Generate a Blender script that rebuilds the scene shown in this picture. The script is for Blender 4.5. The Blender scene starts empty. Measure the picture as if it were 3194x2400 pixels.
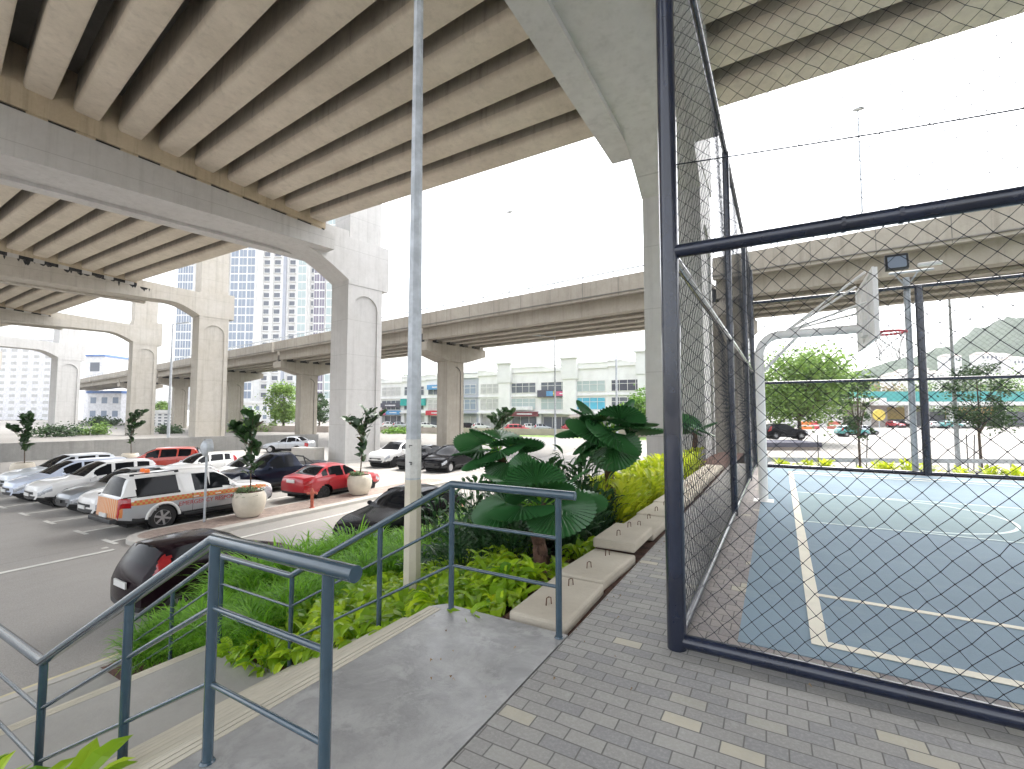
import bpy, bmesh, math, random
from mathutils import Vector, Matrix
random.seed(7)
R = math.radians
SC = bpy.context.scene
COL = SC.collection
EYE = 1.6
ZL = -2.24            # car park level; the court deck is z = 0

# ------------------------------------------------------------------ materials
def _nodes(name):
    m = bpy.data.materials.new(name); m.use_nodes = True
    nt = m.node_tree
    return m, nt, nt.nodes, nt.links, nt.nodes['Principled BSDF']

def _math(N, L, op, a, b=None):
    n = N.new('ShaderNodeMath'); n.operation = op
    for i, v in enumerate((a, b)):
        if v is None: continue
        if hasattr(v, 'links') or hasattr(v, 'is_linked'): L.new(v, n.inputs[i])
        else: n.inputs[i].default_value = v
    return n.outputs[0]

def _mix(N, L, f, a, b, mode='MIX'):
    n = N.new('ShaderNodeMix'); n.data_type = 'RGBA'; n.blend_type = mode
    for i, v in ((0, f), (6, a), (7, b)):
        if hasattr(v, 'is_linked'): L.new(v, n.inputs[i])
        elif i == 0: n.inputs[0].default_value = v
        else: n.inputs[i].default_value = (*v[:3], 1)
    return n.outputs[2]

def _noise(N, L, vec, scale, detail=4, rough=.6, lo=.35, hi=.65):
    n = N.new('ShaderNodeTexNoise'); n.inputs['Scale'].default_value = scale
    n.inputs['Detail'].default_value = detail; n.inputs['Roughness'].default_value = rough
    if vec is not None: L.new(vec, n.inputs['Vector'])
    r = N.new('ShaderNodeMapRange'); r.inputs[1].default_value = lo; r.inputs[2].default_value = hi
    L.new(n.outputs['Fac'], r.inputs[0])
    return r.outputs[0]

def _map(N, L, src, scale=(1, 1, 1), rot=(0, 0, 0), loc=(0, 0, 0)):
    m = N.new('ShaderNodeMapping'); m.inputs['Scale'].default_value = scale
    m.inputs['Rotation'].default_value = rot; m.inputs['Location'].default_value = loc
    L.new(src, m.inputs['Vector'])
    return m.outputs[0]

def _bump(N, L, bs, h, strength=.3, dist=.01):
    b = N.new('ShaderNodeBump'); b.inputs['Strength'].default_value = strength; b.inputs['Distance'].default_value = dist
    L.new(h, b.inputs['Height']); L.new(b.outputs[0], bs.inputs['Normal'])

def paint(name, col, rough=.5, metal=0., var=.12, scale=3., coat=0., bump=0., dirt=None, dirt_amt=.3):
    m, nt, N, L, bs = _nodes(name)
    tc = N.new('ShaderNodeTexCoord').outputs['Object']
    f = _noise(N, L, tc, scale)
    dk = [c * (1 - var) for c in col]; lt = [min(1, c * (1 + var)) for c in col]
    c = _mix(N, L, f, dk, lt)
    if dirt:
        f2 = _noise(N, L, tc, scale * .35, 6, .7, .45, .75)
        c = _mix(N, L, _math(N, L, 'MULTIPLY', f2, dirt_amt), c, dirt)
    L.new(c, bs.inputs['Base Color'])
    bs.inputs['Roughness'].default_value = rough; bs.inputs['Metallic'].default_value = metal
    if coat: bs.inputs['Coat Weight'].default_value = coat; bs.inputs['Coat Roughness'].default_value = .05
    if bump: _bump(N, L, bs, _noise(N, L, tc, scale * 12, 3, .6, 0, 1), bump)
    return m

def concrete(name, col, stain, amt=.5, streak=.35, seam=0., rough=.85, fine=7., top=None):
    """cast concrete: cloudy tone, water streaks running down, pitted bump"""
    m, nt, N, L, bs = _nodes(name)
    tc = N.new('ShaderNodeTexCoord').outputs['Object']
    big = _noise(N, L, tc, .32, 5, .65, .36, .66)
    mid = _noise(N, L, tc, 1.9, 5, .65, .35, .68)
    fin = _noise(N, L, tc, fine, 4, .7, .3, .72)
    st = _noise(N, L, _map(N, L, tc, (1.7, 1.7, .07)), 1.6, 5, .7, .5, .78)
    c = _mix(N, L, _math(N, L, 'MULTIPLY', big, amt), col, stain)
    c = _mix(N, L, _math(N, L, 'MULTIPLY', mid, amt * .45), c, [s * .8 for s in stain])
    c = _mix(N, L, _math(N, L, 'MULTIPLY', st, streak), c, [s * .55 for s in stain])
    c = _mix(N, L, _math(N, L, 'MULTIPLY', fin, .16), c, [min(1, v * 1.35) for v in col])
    if seam:                                  # lift joints between pours
        sp = N.new('ShaderNodeSeparateXYZ'); L.new(tc, sp.inputs[0])
        j = _math(N, L, 'LESS_THAN', _math(N, L, 'FRACT', _math(N, L, 'DIVIDE', _math(N, L, 'ADD', sp.outputs[2], 31.), seam)), .012)
        c = _mix(N, L, _math(N, L, 'MULTIPLY', j, .4), c, [s * .5 for s in stain])
    L.new(c, bs.inputs['Base Color']); bs.inputs['Roughness'].default_value = rough
    _bump(N, L, bs, fin, .25, .012)
    return m

def leaf_mat(name, dark, light, rough=.45, trans=.3, tip=None):
    m, nt, N, L, bs = _nodes(name)
    geo = N.new('ShaderNodeNewGeometry')
    oi = N.new('ShaderNodeObjectInfo')
    f = _math(N, L, 'MULTIPLY_ADD', geo.outputs['Random Per Island'], .75)
    f.node.inputs[2].default_value = 0.
    f = _math(N, L, 'ADD', f, _math(N, L, 'MULTIPLY', oi.outputs['Random'], .25))
    ramp = N.new('ShaderNodeValToRGB'); e = ramp.color_ramp.elements
    e[0].color = (*dark, 1); e[1].color = (*light, 1)
    if tip:
        k = ramp.color_ramp.elements.new(.93); k.color = (*light, 1); ramp.color_ramp.elements[-1].color = (*tip, 1)
    L.new(f, ramp.inputs[0])
    L.new(ramp.outputs[0], bs.inputs['Base Color']); bs.inputs['Roughness'].default_value = rough
    tr = N.new('ShaderNodeBsdfTranslucent'); L.new(ramp.outputs[0], tr.inputs['Color'])
    mx = N.new('ShaderNodeMixShader'); mx.inputs[0].default_value = trans
    L.new(bs.outputs[0], mx.inputs[1]); L.new(tr.outputs[0], mx.inputs[2])
    L.new(mx.outputs[0], N['Material Output'].inputs['Surface'])
    return m

M = {}
M['girder'] = concrete('girder_concrete', (.60, .54, .45), (.40, .35, .28), .55, .4)
M['diaphragm'] = concrete('diaphragm_concrete', (.54, .465, .345), (.36, .28, .18), .5, .6)
M['girderside'] = concrete('girder_side_streaks_and_shade', (.46, .42, .355), (.24, .215, .18), .6, .85)  # water streaks, over a base darkened to put gap shade into the colour
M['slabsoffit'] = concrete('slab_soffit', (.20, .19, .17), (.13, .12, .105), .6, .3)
M['pier'] = concrete('pier_painted', (.53, .525, .515), (.43, .422, .405), .5, .4, seam=2.6, fine=3.)
M['pierwarm'] = concrete('pier_weathered', (.49, .465, .42), (.38, .34, .275), .55, .55, seam=2.4, fine=3.)
M['pierstain'] = concrete('pier_stained', (.49, .465, .42), (.38, .34, .275), .55, .55, seam=2.4, fine=3.)
M['ramp'] = concrete('ramp_concrete', (.385, .352, .30), (.25, .22, .175), .55, .55)
M['stain'] = paint('grime_and_shade_black', (.035, .035, .038), .9, var=.5, scale=6)  # black for grime streaks, dark gaps and drawn shadow lines
M['block'] = concrete('kerb_block_concrete', (.52, .475, .39), (.37, .32, .25), .45, .15, fine=14.)
M['lowwall'] = concrete('low_wall_concrete', (.33, .325, .31), (.20, .20, .19), .7, .5)
M['slab'] = concrete('landing_screed', (.27, .268, .26), (.44, .43, .415), 1.0, .0, rough=.45, fine=11.)
M['walk'] = concrete('walkway_concrete', (.40, .385, .355), (.31, .30, .275), .5, .0, fine=10.)
M['nosing'] = paint('nosing_strip', (.56, .52, .42), .7, var=.07, scale=3)
M['trail'] = leaf_mat('leaf_trailing', (.06, .12, .04), (.24, .32, .15), .6, .25)
M['kerb'] = concrete('kerb_concrete', (.50, .48, .44), (.35, .33, .3), .5, .2)
M['line'] = paint('road_paint_white', (.66, .65, .6), .7, var=.14, scale=2.2, dirt=(.25, .24, .22), dirt_amt=.6)
M['yline'] = paint('road_paint_yellow', (.60, .53, .33), .7, var=.16, scale=2.2, dirt=(.2, .19, .17), dirt_amt=.6)
M['courtline'] = paint('court_paint_cream', (.72, .68, .56), .6, var=.08, scale=2.5)
M['courtline2'] = paint('court_paint_white', (.52, .62, .62), .6, var=.1, scale=2.5)
M['rail'] = paint('rail_blue_grey_paint', (.042, .076, .104), .2, .0, var=.12, scale=5, coat=.6)
M['fence'] = paint('fence_navy_paint', (.012, .017, .035), .25, .0, var=.25, scale=4, coat=.5)
M['net'] = paint('net_cord', (.012, .016, .024), .8)
M['galv'] = paint('galvanised_steel', (.47, .50, .53), .5, .25, var=.15, scale=7, dirt=(.30, .32, .34), dirt_amt=.7)
M['sticker'] = paint('pale_label', (.62, .61, .58), .6, var=.08, scale=20)
M['black'] = paint('black_rubber', (.016, .016, .017), .75, var=.2, scale=9)
M['trim'] = paint('black_trim', (.02, .021, .023), .5, var=.2, scale=9)
M['arch'] = paint('wheel_well', (.006, .006, .006), .95)
M['rim'] = paint('alloy_rim', (.42, .42, .43), .3, .8, var=.1, scale=9)
M['rimdark'] = paint('dark_alloy', (.05, .05, .055), .35, .7, var=.1, scale=9)
M['plate'] = paint('plate_white', (.62, .62, .6), .5, var=.05)
M['plateblack'] = paint('plate_black', (.015, .015, .015), .5, var=.05)
M['tail'] = paint('tail_lamp_red', (.35, .008, .012), .15, coat=.8, var=.2, scale=15)
M['head'] = paint('head_lamp', (.42, .44, .47), .12, .2, var=.3, scale=22, coat=.8)
M['orange'] = paint('beacon_orange', (.85, .18, .02), .3, var=.1)
M['text_red'] = paint('text_red', (.42, .03, .03), .5)
M['white'] = paint('white_paint', (.72, .71, .69), .5, var=.05, scale=2, dirt=(.45, .43, .4), dirt_amt=.35)
M['pot'] = paint('pot_cream', (.60, .545, .45), .6, var=.07, scale=2.2, dirt=(.38, .32, .25), dirt_amt=.45, bump=.06)
M['soil'] = paint('soil_red_brown', (.085, .042, .028), .95, var=.45, scale=9, bump=.8)
M['bark'] = paint('bark_brown', (.10, .068, .045), .9, var=.4, scale=9, bump=.5)
M['fibre'] = paint('palm_fibre', (.125, .068, .045), .95, var=.45, scale=14, bump=.8)
M['rust'] = paint('rusty_bar', (.10, .05, .03), .9, var=.4, scale=14)
M['hydrant'] = paint('hydrant_orange_red', (.42, .10, .06), .5, var=.2, scale=12)
M['hoopred'] = paint('hoop_red', (.48, .035, .05), .4)
M['hoopwhite'] = paint('hoop_white', (.82, .81, .79), .4, var=.06, dirt=(.35, .32, .29), dirt_amt=.4)
M['pothos'] = leaf_mat('leaf_lime', (.09, .27, .015), (.66, .86, .04), .36, .45, (.95, .88, .06))
M['hedge'] = leaf_mat('leaf_gold', (.34, .46, .025), (.72, .76, .05), .42, .4, (.80, .75, .07))
M['bamboo'] = leaf_mat('leaf_fine_green', (.06, .20, .012), (.30, .62, .035), .5, .4)
M['palm'] = leaf_mat('leaf_palm', (.015, .075, .026), (.055, .185, .05), .28, .18)
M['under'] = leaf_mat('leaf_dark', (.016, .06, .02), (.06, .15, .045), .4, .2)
M['fig'] = leaf_mat('leaf_fig', (.012, .038, .012), (.040, .095, .026), .35, .15)
M['treeA'] = leaf_mat('leaf_tree_mid', (.085, .18, .04), (.27, .40, .085), .6, .3)
M['treeB'] = leaf_mat('leaf_tree_bright', (.07, .18, .018), (.22, .38, .045), .6, .3)
M['treeC'] = leaf_mat('leaf_tree_dark', (.022, .060, .022), (.075, .135, .040), .6, .25)
M['treeD'] = leaf_mat('leaf_tree_rust', (.16, .11, .03), (.30, .22, .06), .6, .25)
M['dryleaf'] = leaf_mat('leaf_dry', (.16, .085, .04), (.42, .28, .13), .8, .1)
M['wood'] = paint('plain_bark', (.13, .10, .075), .9, var=.3, scale=6, bump=.4)

def glass_mat(name, col, rough=.08, spec=.5):
    m, nt, N, L, bs = _nodes(name)
    bs.inputs['Base Color'].default_value = (*col, 1); bs.inputs['Roughness'].default_value = rough
    bs.inputs['Specular IOR Level'].default_value = spec
    return m
M['glass'] = glass_mat('car_glass', (.006, .007, .009), .05, .17)
M['glassg'] = glass_mat('car_glass_green', (.035, .05, .045), .04)
M['win'] = glass_mat('window_glass', (.14, .155, .185), .12)
M['winblue'] = glass_mat('window_glass_blue', (.27, .32, .40), .12)
M['winteal'] = glass_mat('window_glass_teal', (.42, .50, .50), .15)
M['winmauve'] = glass_mat('window_glass_mauve', (.20, .18, .24), .12)
M['cyan'] = paint('cyan_film', (.10, .45, .62), .4, var=.1, scale=.6)
def car_paint(name, col, metal=.0, rough=.3):
    m, nt, N, L, bs = _nodes(name)
    tc = N.new('ShaderNodeTexCoord').outputs['Object']
    f = _noise(N, L, tc, 1.4, 5, .7, .4, .8)
    sep = N.new('ShaderNodeSeparateXYZ'); L.new(tc, sep.inputs[0])
    low = N.new('ShaderNodeMapRange'); low.inputs[1].default_value = .75; low.inputs[2].default_value = .2
    L.new(sep.outputs[2], low.inputs[0])
    d = _math(N, L, 'MULTIPLY', _math(N, L, 'MULTIPLY', f, low.outputs[0]), .28 if max(col) > .1 else .06)   # road film on the sills
    L.new(_mix(N, L, d, col, (.22, .20, .175)), bs.inputs['Base Color'])
    bs.inputs['Metallic'].default_value = metal; bs.inputs['Roughness'].default_value = rough
    bs.inputs['Coat Weight'].default_value = .8 if max(col) > .1 else .25
    if max(col) < .1: bs.inputs['Specular IOR Level'].default_value = .06; bs.inputs['Roughness'].default_value = .2
    bs.inputs['Coat Roughness'].default_value = .04
    return m
P = {k: car_paint('paint_' + k, *v) for k, v in dict(
    white=((.70, .70, .69),), pearl=((.62, .66, .70), .1), silver=((.42, .44, .47), .55, .35), grey=((.20, .22, .24), .5, .35),
    black=((.007, .007, .009),), navy=((.012, .016, .030), .3, .35), red=((.40, .012, .022),), orange=((.48, .055, .03),),
    maroon=((.010, .004, .007),), bluewhite=((.52, .58, .70), .1), green=((.05, .28, .27),), yellow=((.6, .4, .03),)).items()}

# ------------------------------------------------------------------ mesh builder
class MB:
    def __init__(s): s.v = []; s.f = []; s.m = []
    def add(s, vs, fs, mi=0):
        o = len(s.v); s.v += [tuple(p) for p in vs]
        s.f += [tuple(i + o for i in f) for f in fs]; s.m += [mi] * len(fs)
        return s
    def hexa(s, p, mi=0):
        return s.add(p, [(3, 2, 1, 0), (4, 5, 6, 7), (0, 1, 5, 4), (1, 2, 6, 5), (2, 3, 7, 6), (3, 0, 4, 7)], mi)
    def box(s, x0, x1, y0, y1, z0, z1, mi=0):
        return s.hexa([(x0, y0, z0), (x1, y0, z0), (x1, y1, z0), (x0, y1, z0), (x0, y0, z1), (x1, y0, z1), (x1, y1, z1), (x0, y1, z1)], mi)
    def obox(s, c, ax, ay, az, mi=0):
        c, ax, ay, az = map(Vector, (c, ax, ay, az)); q = []
        for k in (-1, 1):
            for i, j in ((-1, -1), (1, -1), (1, 1), (-1, 1)): q.append(c + ax * i + ay * j + az * k)
        return s.hexa(q, mi)
    def quad(s, a, b, c, d, mi=0): return s.add([a, b, c, d], [(0, 1, 2, 3)], mi)
    def prism(s, poly, z0, z1, mi=0):
        n = len(poly); vs = [(*p, z0) for p in poly] + [(*p, z1) for p in poly]
        fs = [tuple(range(n - 1, -1, -1)), tuple(range(n, 2 * n))] + [(i, (i + 1) % n, n + (i + 1) % n, n + i) for i in range(n)]
        return s.add(vs, fs, mi)
    def sweep(s, poly, fr0, fr1, mi=0):
        """poly of (a,b) carried from frame 0 to frame 1; frame = (origin, A, B)"""
        n = len(poly); vs = []
        for o, A, B in (fr0, fr1):
            o, A, B = Vector(o), Vector(A), Vector(B)
            vs += [o + A * a + B * b for a, b in poly]
        fs = [tuple(range(n - 1, -1, -1)), tuple(range(n, 2 * n))] + [(i, (i + 1) % n, n + (i + 1) % n, n + i) for i in range(n)]
        return s.add(vs, fs, mi)
    def tube(s, pts, r, n=8, mi=0, cap=True):
        pts = [Vector(p) for p in pts]; k = len(pts)
        rs = r if isinstance(r, (list, tuple)) else [r] * k
        vs = []; up = None
        for i, p in enumerate(pts):
            d = (pts[min(i + 1, k - 1)] - pts[max(i - 1, 0)]).normalized()
            if up is None: up = Vector((0, 0, 1)) if abs(d.z) < .9 else Vector((1, 0, 0))
            a = (up - d * up.dot(d)).normalized(); b = d.cross(a); up = a
            # widen at corners so that the tube keeps its width
            w = 1.
            if 0 < i < k - 1:
                c = (pts[i + 1] - p).normalized().dot((p - pts[i - 1]).normalized()); w = 1 / max(.55, math.sqrt((1 + c) / 2))
            for j in range(n):
                t = 2 * math.pi * j / n + math.pi / n
                vs.append(p + (a * math.cos(t) + b * math.sin(t)) * rs[i])
        fs = [(i * n + j, i * n + (j + 1) % n, (i + 1) * n + (j + 1) % n, (i + 1) * n + j) for i in range(k - 1) for j in range(n)]
        if cap: fs += [tuple(range(n - 1, -1, -1)), tuple(range((k - 1) * n, k * n))]
        return s.add(vs, fs, mi)
    def lathe(s, prof, n=24, c=(0, 0, 0), axis='z', mi=0):
        vs = []; k = len(prof)
        for r, h in prof:
            for j in range(n):
                t = 2 * math.pi * j / n; x, y = r * math.cos(t), r * math.sin(t)
                p = (x, y, h) if axis == 'z' else ((x, h, y) if axis == 'y' else (h, x, y))
                vs.append((p[0] + c[0], p[1] + c[1], p[2] + c[2]))
        fs = [(i * n + j, i * n + (j + 1) % n, (i + 1) * n + (j + 1) % n, (i + 1) * n + j) for i in range(k - 1) for j in range(n)]
        fs += [tuple(range(n - 1, -1, -1)), tuple(range((k - 1) * n, k * n))]
        return s.add(vs, fs, mi)
    def ball(s, c, rx, ry, rz, n=10, mi=0):
        prof = [(max(.001, math.sin(math.pi * i / n)), -math.cos(math.pi * i / n)) for i in range(n + 1)]
        o = len(s.v); s.lathe(prof, 2 * n, mi=mi)
        for i in range(o, len(s.v)):
            x, y, z = s.v[i]; s.v[i] = (c[0] + x * rx, c[1] + y * ry, c[2] + z * rz)
        return s
    def build(s, name, mats, parent=None, smooth=False, world=False, bevel=0.):
        me = bpy.data.meshes.new(name)
        vs = s.v
        if world and parent is not None:
            q = Vector((0, 0, 0)); pp = parent
            while pp is not None: q = q + pp.location; pp = pp.parent
            vs = [(p[0] - q[0], p[1] - q[1], p[2] - q[2]) for p in vs]
        me.from_pydata([tuple(p) for p in vs], [], s.f)
        for m in (mats if isinstance(mats, (list, tuple)) else [mats]): me.materials.append(m)
        if any(s.m): me.polygons.foreach_set('material_index', s.m)
        if smooth:
            me.polygons.foreach_set('use_smooth', [True] * len(me.polygons))
            if smooth is not True: me.set_sharp_from_angle(angle=R(smooth))
        me.update()
        o = bpy.data.objects.new(name, me); COL.objects.link(o)
        if parent is not None: o.parent = parent
        if bevel:
            b = o.modifiers.new('bevel', 'BEVEL'); b.width = bevel; b.segments = 2; b.limit_method = 'ANGLE'
        return o

def tag(o, label=None, cat=None, group=None, kind=None):
    if label: o['label'] = label
    if cat: o['category'] = cat
    if group: o['group'] = group
    if kind: o['kind'] = kind
    return o
def thing(name, label, cat, loc=(0, 0, 0), rz=0., group=None):
    o = bpy.data.objects.new(name, None); COL.objects.link(o); o.empty_display_size = .1
    o.location = loc; o.rotation_euler = (0, 0, rz)
    return tag(o, label, cat, group)
def struct(name, mb, mat, smooth=False, bevel=0.):
    return tag(mb.build(name, mat, None, smooth, bevel=bevel), kind='structure')
def dup(root, loc, rz=0., label=None, group=None, sc=None):
    def cp(o, par):
        c = o.copy(); COL.objects.link(c)
        if par is not None: c.parent = par
        for ch in o.children: cp(ch, c)
        return c
    r = cp(root, None); r.location = loc; r.rotation_euler = (0, 0, rz)
    if sc: r.scale = (sc, sc, sc) if not isinstance(sc, tuple) else sc
    if label: r['label'] = label
    if group: r['group'] = group
    return r
_yaw = R(29.9)
def spot(px, d, z=0.):
    """world point d metres ahead and (px-1106)/1006*d to the side, in plan"""
    x = (px - 1106) / 1006 * d
    return Vector((math.cos(_yaw) * x - math.sin(_yaw) * d, math.sin(_yaw) * x + math.cos(_yaw) * d, z))
def hz(py, d):
    """height of something seen at picture row py when it stands d metres ahead"""
    return EYE + (888 - py) / 1006 * d
def lettering(body, size, mat, name, parent, loc, rot, ext=.002):
    cu = bpy.data.curves.new(name, 'FONT'); cu.body = body; cu.size = size; cu.extrude = ext
    cu.align_x = 'CENTER'; cu.align_y = 'CENTER'
    tmp = bpy.data.objects.new(name, cu); COL.objects.link(tmp)
    dg = bpy.context.evaluated_depsgraph_get()
    me = bpy.data.meshes.new_from_object(tmp.evaluated_get(dg)); bpy.data.objects.remove(tmp)
    me.materials.clear(); me.materials.append(mat)
    o = bpy.data.objects.new(name, me); COL.objects.link(o)
    if parent: o.parent = parent
    o.location = loc; o.rotation_euler = rot
    return o
# ------------------------------------------------------------------ camera, light
cam = bpy.data.cameras.new('camera'); co = bpy.data.objects.new('camera', cam); COL.objects.link(co)
co.location = (0, 0, EYE); co.rotation_euler = (R(90) + math.atan(57 / 1006), 0, R(29.9))
cam.lens = 1006 / 2212 * 36; cam.sensor_width = 36; cam.clip_start = .05; cam.clip_end = 6000
SC.camera = co
w = bpy.data.worlds.new('World'); SC.world = w; w.use_nodes = True
N, L = w.node_tree.nodes, w.node_tree.links
sky = N.new('ShaderNodeTexSky'); sky.sky_type = 'NISHITA'; sky.sun_disc = False
sky.sun_elevation = R(62); sky.sun_rotation = R(12); sky.dust_density = 4.; sky.air_density = 1.; sky.ozone_density = .6
hs = N.new('ShaderNodeHueSaturation'); hs.inputs['Saturation'].default_value = .22
L.new(sky.outputs[0], hs.inputs['Color']); L.new(hs.outputs[0], N['Background'].inputs['Color'])
N['Background'].inputs['Strength'].default_value = .15
sl = bpy.data.lights.new('sun', 'SUN'); so = bpy.data.objects.new('sun', sl); COL.objects.link(so)
sl.energy = .6; sl.angle = R(18); sl.color = (1, .96, .9)
so.location = (0, 0, 60)
sd = Vector((math.cos(R(62)) * math.sin(R(12)), math.cos(R(62)) * math.cos(R(12)), math.sin(R(62))))
so.rotation_euler = sd.to_track_quat('Z', 'Y').to_euler()
SC.view_settings.view_transform = 'Standard'; SC.view_settings.look = 'None'; SC.view_settings.exposure = 2.27; SC.view_settings.gamma = 1
SC.cycles.max_bounces = 8; SC.cycles.diffuse_bounces = 6; SC.cycles.use_adaptive_sampling = True; SC.cycles.adaptive_threshold = .02
SC.cycles.use_denoising = True; SC.cycles.caustics_reflective = False; SC.cycles.caustics_refractive = False
# ------------------------------------------------------------------ the setting: ground, roads, court deck, stairs
def asphalt(name, base, light, patch):
    m, nt, N, L, bs = _nodes(name)
    tc = N.new('ShaderNodeTexCoord').outputs['Object']
    c = _mix(N, L, _noise(N, L, tc, .22, 6, .65, .35, .7), base, light)
    c = _mix(N, L, _math(N, L, 'MULTIPLY', _noise(N, L, _map(N, L, tc, (1, .18, 1)), .9, 5, .7, .5, .75), .5), c, patch)
    c = _mix(N, L, _math(N, L, 'MULTIPLY', _noise(N, L, tc, 60, 2, .6, .3, .75), .35), c, [min(1, v * 1.9) for v in light])
    L.new(c, bs.inputs['Base Color']); bs.inputs['Roughness'].default_value = .8
    _bump(N, L, bs, _noise(N, L, tc, 45, 3, .6, .2, .8), .35, .012)
    return m
M['asphalt'] = asphalt('asphalt_grey', (.245, .232, .214), (.295, .28, .257), (.19, .18, .166))
M['farground'] = asphalt('pale_ground', (.15, .143, .131), (.19, .18, .165), (.12, .114, .104))
M['lot'] = asphalt('pale_yard', (.19, .18, .165), (.225, .213, .196), (.16, .15, .138))
M['grassg'] = paint('grass_green', (.12, .19, .04), .9, var=.45, scale=1.2, bump=.4)

def brick_paver(name, cols, mortar, bw=.2, rh=.1, rot=0.):
    m, nt, N, L, bs = _nodes(name)
    tc = N.new('ShaderNodeTexCoord').outputs['Object']
    wob = N.new('ShaderNodeTexNoise'); wob.inputs['Scale'].default_value = 2.2; L.new(tc, wob.inputs['Vector'])
    vadd = N.new('ShaderNodeVectorMath'); vadd.operation = 'MULTIPLY_ADD'
    L.new(wob.outputs['Color'], vadd.inputs[0]); vadd.inputs[1].default_value = (.022, .022, 0)
    L.new(_map(N, L, tc, rot=(0, 0, rot)), vadd.inputs[2])
    b = N.new('ShaderNodeTexBrick'); L.new(vadd.outputs[0], b.inputs['Vector'])
    b.inputs['Color1'].default_value = (0, 0, 0, 1); b.inputs['Color2'].default_value = (1, 1, 1, 1); b.inputs['Mortar'].default_value = (.5, .5, .5, 1)
    b.inputs['Scale'].default_value = 1; b.inputs['Brick Width'].default_value = bw; b.inputs['Row Height'].default_value = rh
    b.inputs['Mortar Size'].default_value = .0042; b.inputs['Mortar Smooth'].default_value = .35; b.inputs['Bias'].default_value = 0.
    r = N.new('ShaderNodeValToRGB'); r.color_ramp.interpolation = 'CONSTANT'
    el = r.color_ramp.elements; el[0].position = 0; el[0].color = (*cols[0][1], 1); el[1].position = cols[1][0]; el[1].color = (*cols[1][1], 1)
    for p, c in cols[2:]:
        e = el.new(p); e.color = (*c, 1)
    L.new(b.outputs['Color'], r.inputs[0])
    c = r.outputs[0]
    c = _mix(N, L, _math(N, L, 'MULTIPLY', _noise(N, L, tc, .9, 6, .7, .4, .7), .45), c, [v * .62 for v in cols[0][1]])
    c = _mix(N, L, _math(N, L, 'MULTIPLY', _noise(N, L, tc, 55, 3, .7, .45, .8), .45), c, [min(1, v * 1.7) for v in cols[0][1]])
    c = _mix(N, L, _math(N, L, 'MULTIPLY', _noise(N, L, tc, 9, 3, .7, .62, .7), .22), c, (.5, .5, .48))
    c = _mix(N, L, b.outputs['Fac'], c, mortar)
    L.new(c, bs.inputs['Base Color']); bs.inputs['Roughness'].default_value = .72
    h = _math(N, L, 'SUBTRACT', _math(N, L, 'MULTIPLY', _noise(N, L, tc, 40, 3, .6, 0, 1), .25), b.outputs['Fac'])
    _bump(N, L, bs, h, .55, .006)
    return m
M['paver'] = brick_paver('grey_brick_pavers', [(0, (.295, .288, .272)), (.30, (.325, .318, .298)), (.55, (.255, .255, .253)), (.74, (.345, .336, .312)), (.91, (.385, .37, .32)), (.955, (.50, .465, .365))], (.15, .145, .135), .19, .095)
M['paver2'] = brick_paver('mauve_pavers', [(0, (.26, .235, .225)), (.35, (.30, .27, .25)), (.7, (.235, .215, .21)), (.94, (.46, .42, .33))], (.10, .09, .085), .14, .12)
M['islandbrick'] = brick_paver('pink_brick', [(0, (.30, .235, .20)), (.4, (.36, .28, .235)), (.8, (.27, .21, .185))], (.16, .14, .12))

def court_mat(name, a, b, wear):
    m, nt, N, L, bs = _nodes(name)
    tc = N.new('ShaderNodeTexCoord').outputs['Object']
    c = _mix(N, L, _noise(N, L, tc, .45, 5, .6, .38, .64), a, b)
    c = _mix(N, L, _math(N, L, 'MULTIPLY', _noise(N, L, _map(N, L, tc, (.5, 1.6, 1)), 2.1, 6, .75, .52, .78), .5), c, wear)
    c = _mix(N, L, _math(N, L, 'MULTIPLY', _noise(N, L, tc, 90, 2, .6, .35, .8), .18), c, [min(1, v * 1.6) for v in b])
    L.new(c, bs.inputs['Base Color']); bs.inputs['Roughness'].default_value = .7; bs.inputs['Specular IOR Level'].default_value = .25
    _bump(N, L, bs, _noise(N, L, tc, 120, 2, .6, 0, 1), .12, .003)
    return m
M['court'] = court_mat('court_blue', (.18, .25, .305), (.205, .285, .345), (.29, .365, .40))
M['key'] = court_mat('court_teal', (.195, .275, .30), (.22, .305, .325), (.29, .37, .385))

def sheet(name, x0, x1, y0, y1, z, mat): return struct(name, MB().quad((x0, y0, z), (x1, y0, z), (x1, y1, z), (x0, y1, z)), mat)
sheet('ground', -1400, 1400, -300, 1400, ZL - .02, M['farground'])
sheet('car_park', -60, -17.05, -40, 33, ZL, M['asphalt'])
sheet('road', -17.05, -8.85, -40, 60, ZL - .004, M['asphalt'])
sheet('yard', -4, 120, 36, 130, ZL - .008, M['lot'])
sheet('lower_road', -2.5, 120, 18.5, 29, ZL - .004, M['asphalt'])
sheet('grass', -70, -8, 62, 78, ZL - .006, M['grassg'])
# painted bay marks and lines
mk = MB(); z = ZL + .004
for x in (-29.6, -27.0, -24.5, -21.95, -19.28, -16.95 - .25):
    mk.box(x - .45, x + .45, 6.12, 6.24, z, z + .004); mk.box(x - .06, x + .06, 6.24, 11.3, z, z + .004)
for x in (-32.2, -29.6, -27.0, -24.5, -21.95, -19.28): mk.box(x - .06, x + .06, 11.42, 16.9, z, z + .004)
for x in (-27.4, -24.9, -22.4, -19.9, -17.4): mk.box(x - .06, x + .06, 22.5, 27.5, z, z + .004)
mk.box(-27.4, -17.4, 22.4, 22.5, z, z + .004)
struct('parking_bay_lines', mk, M['line'])
mk = MB(); mk.box(-16.2, -16.04, -20, 5.9, z, z + .004); mk.box(-14.35, -14.22, 7.4, 40, z, z + .004)
mk.box(-16.6, -16.45, 5.75, 5.9, z, z + .004)
struct('road_lines', mk, M['line'])
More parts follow.
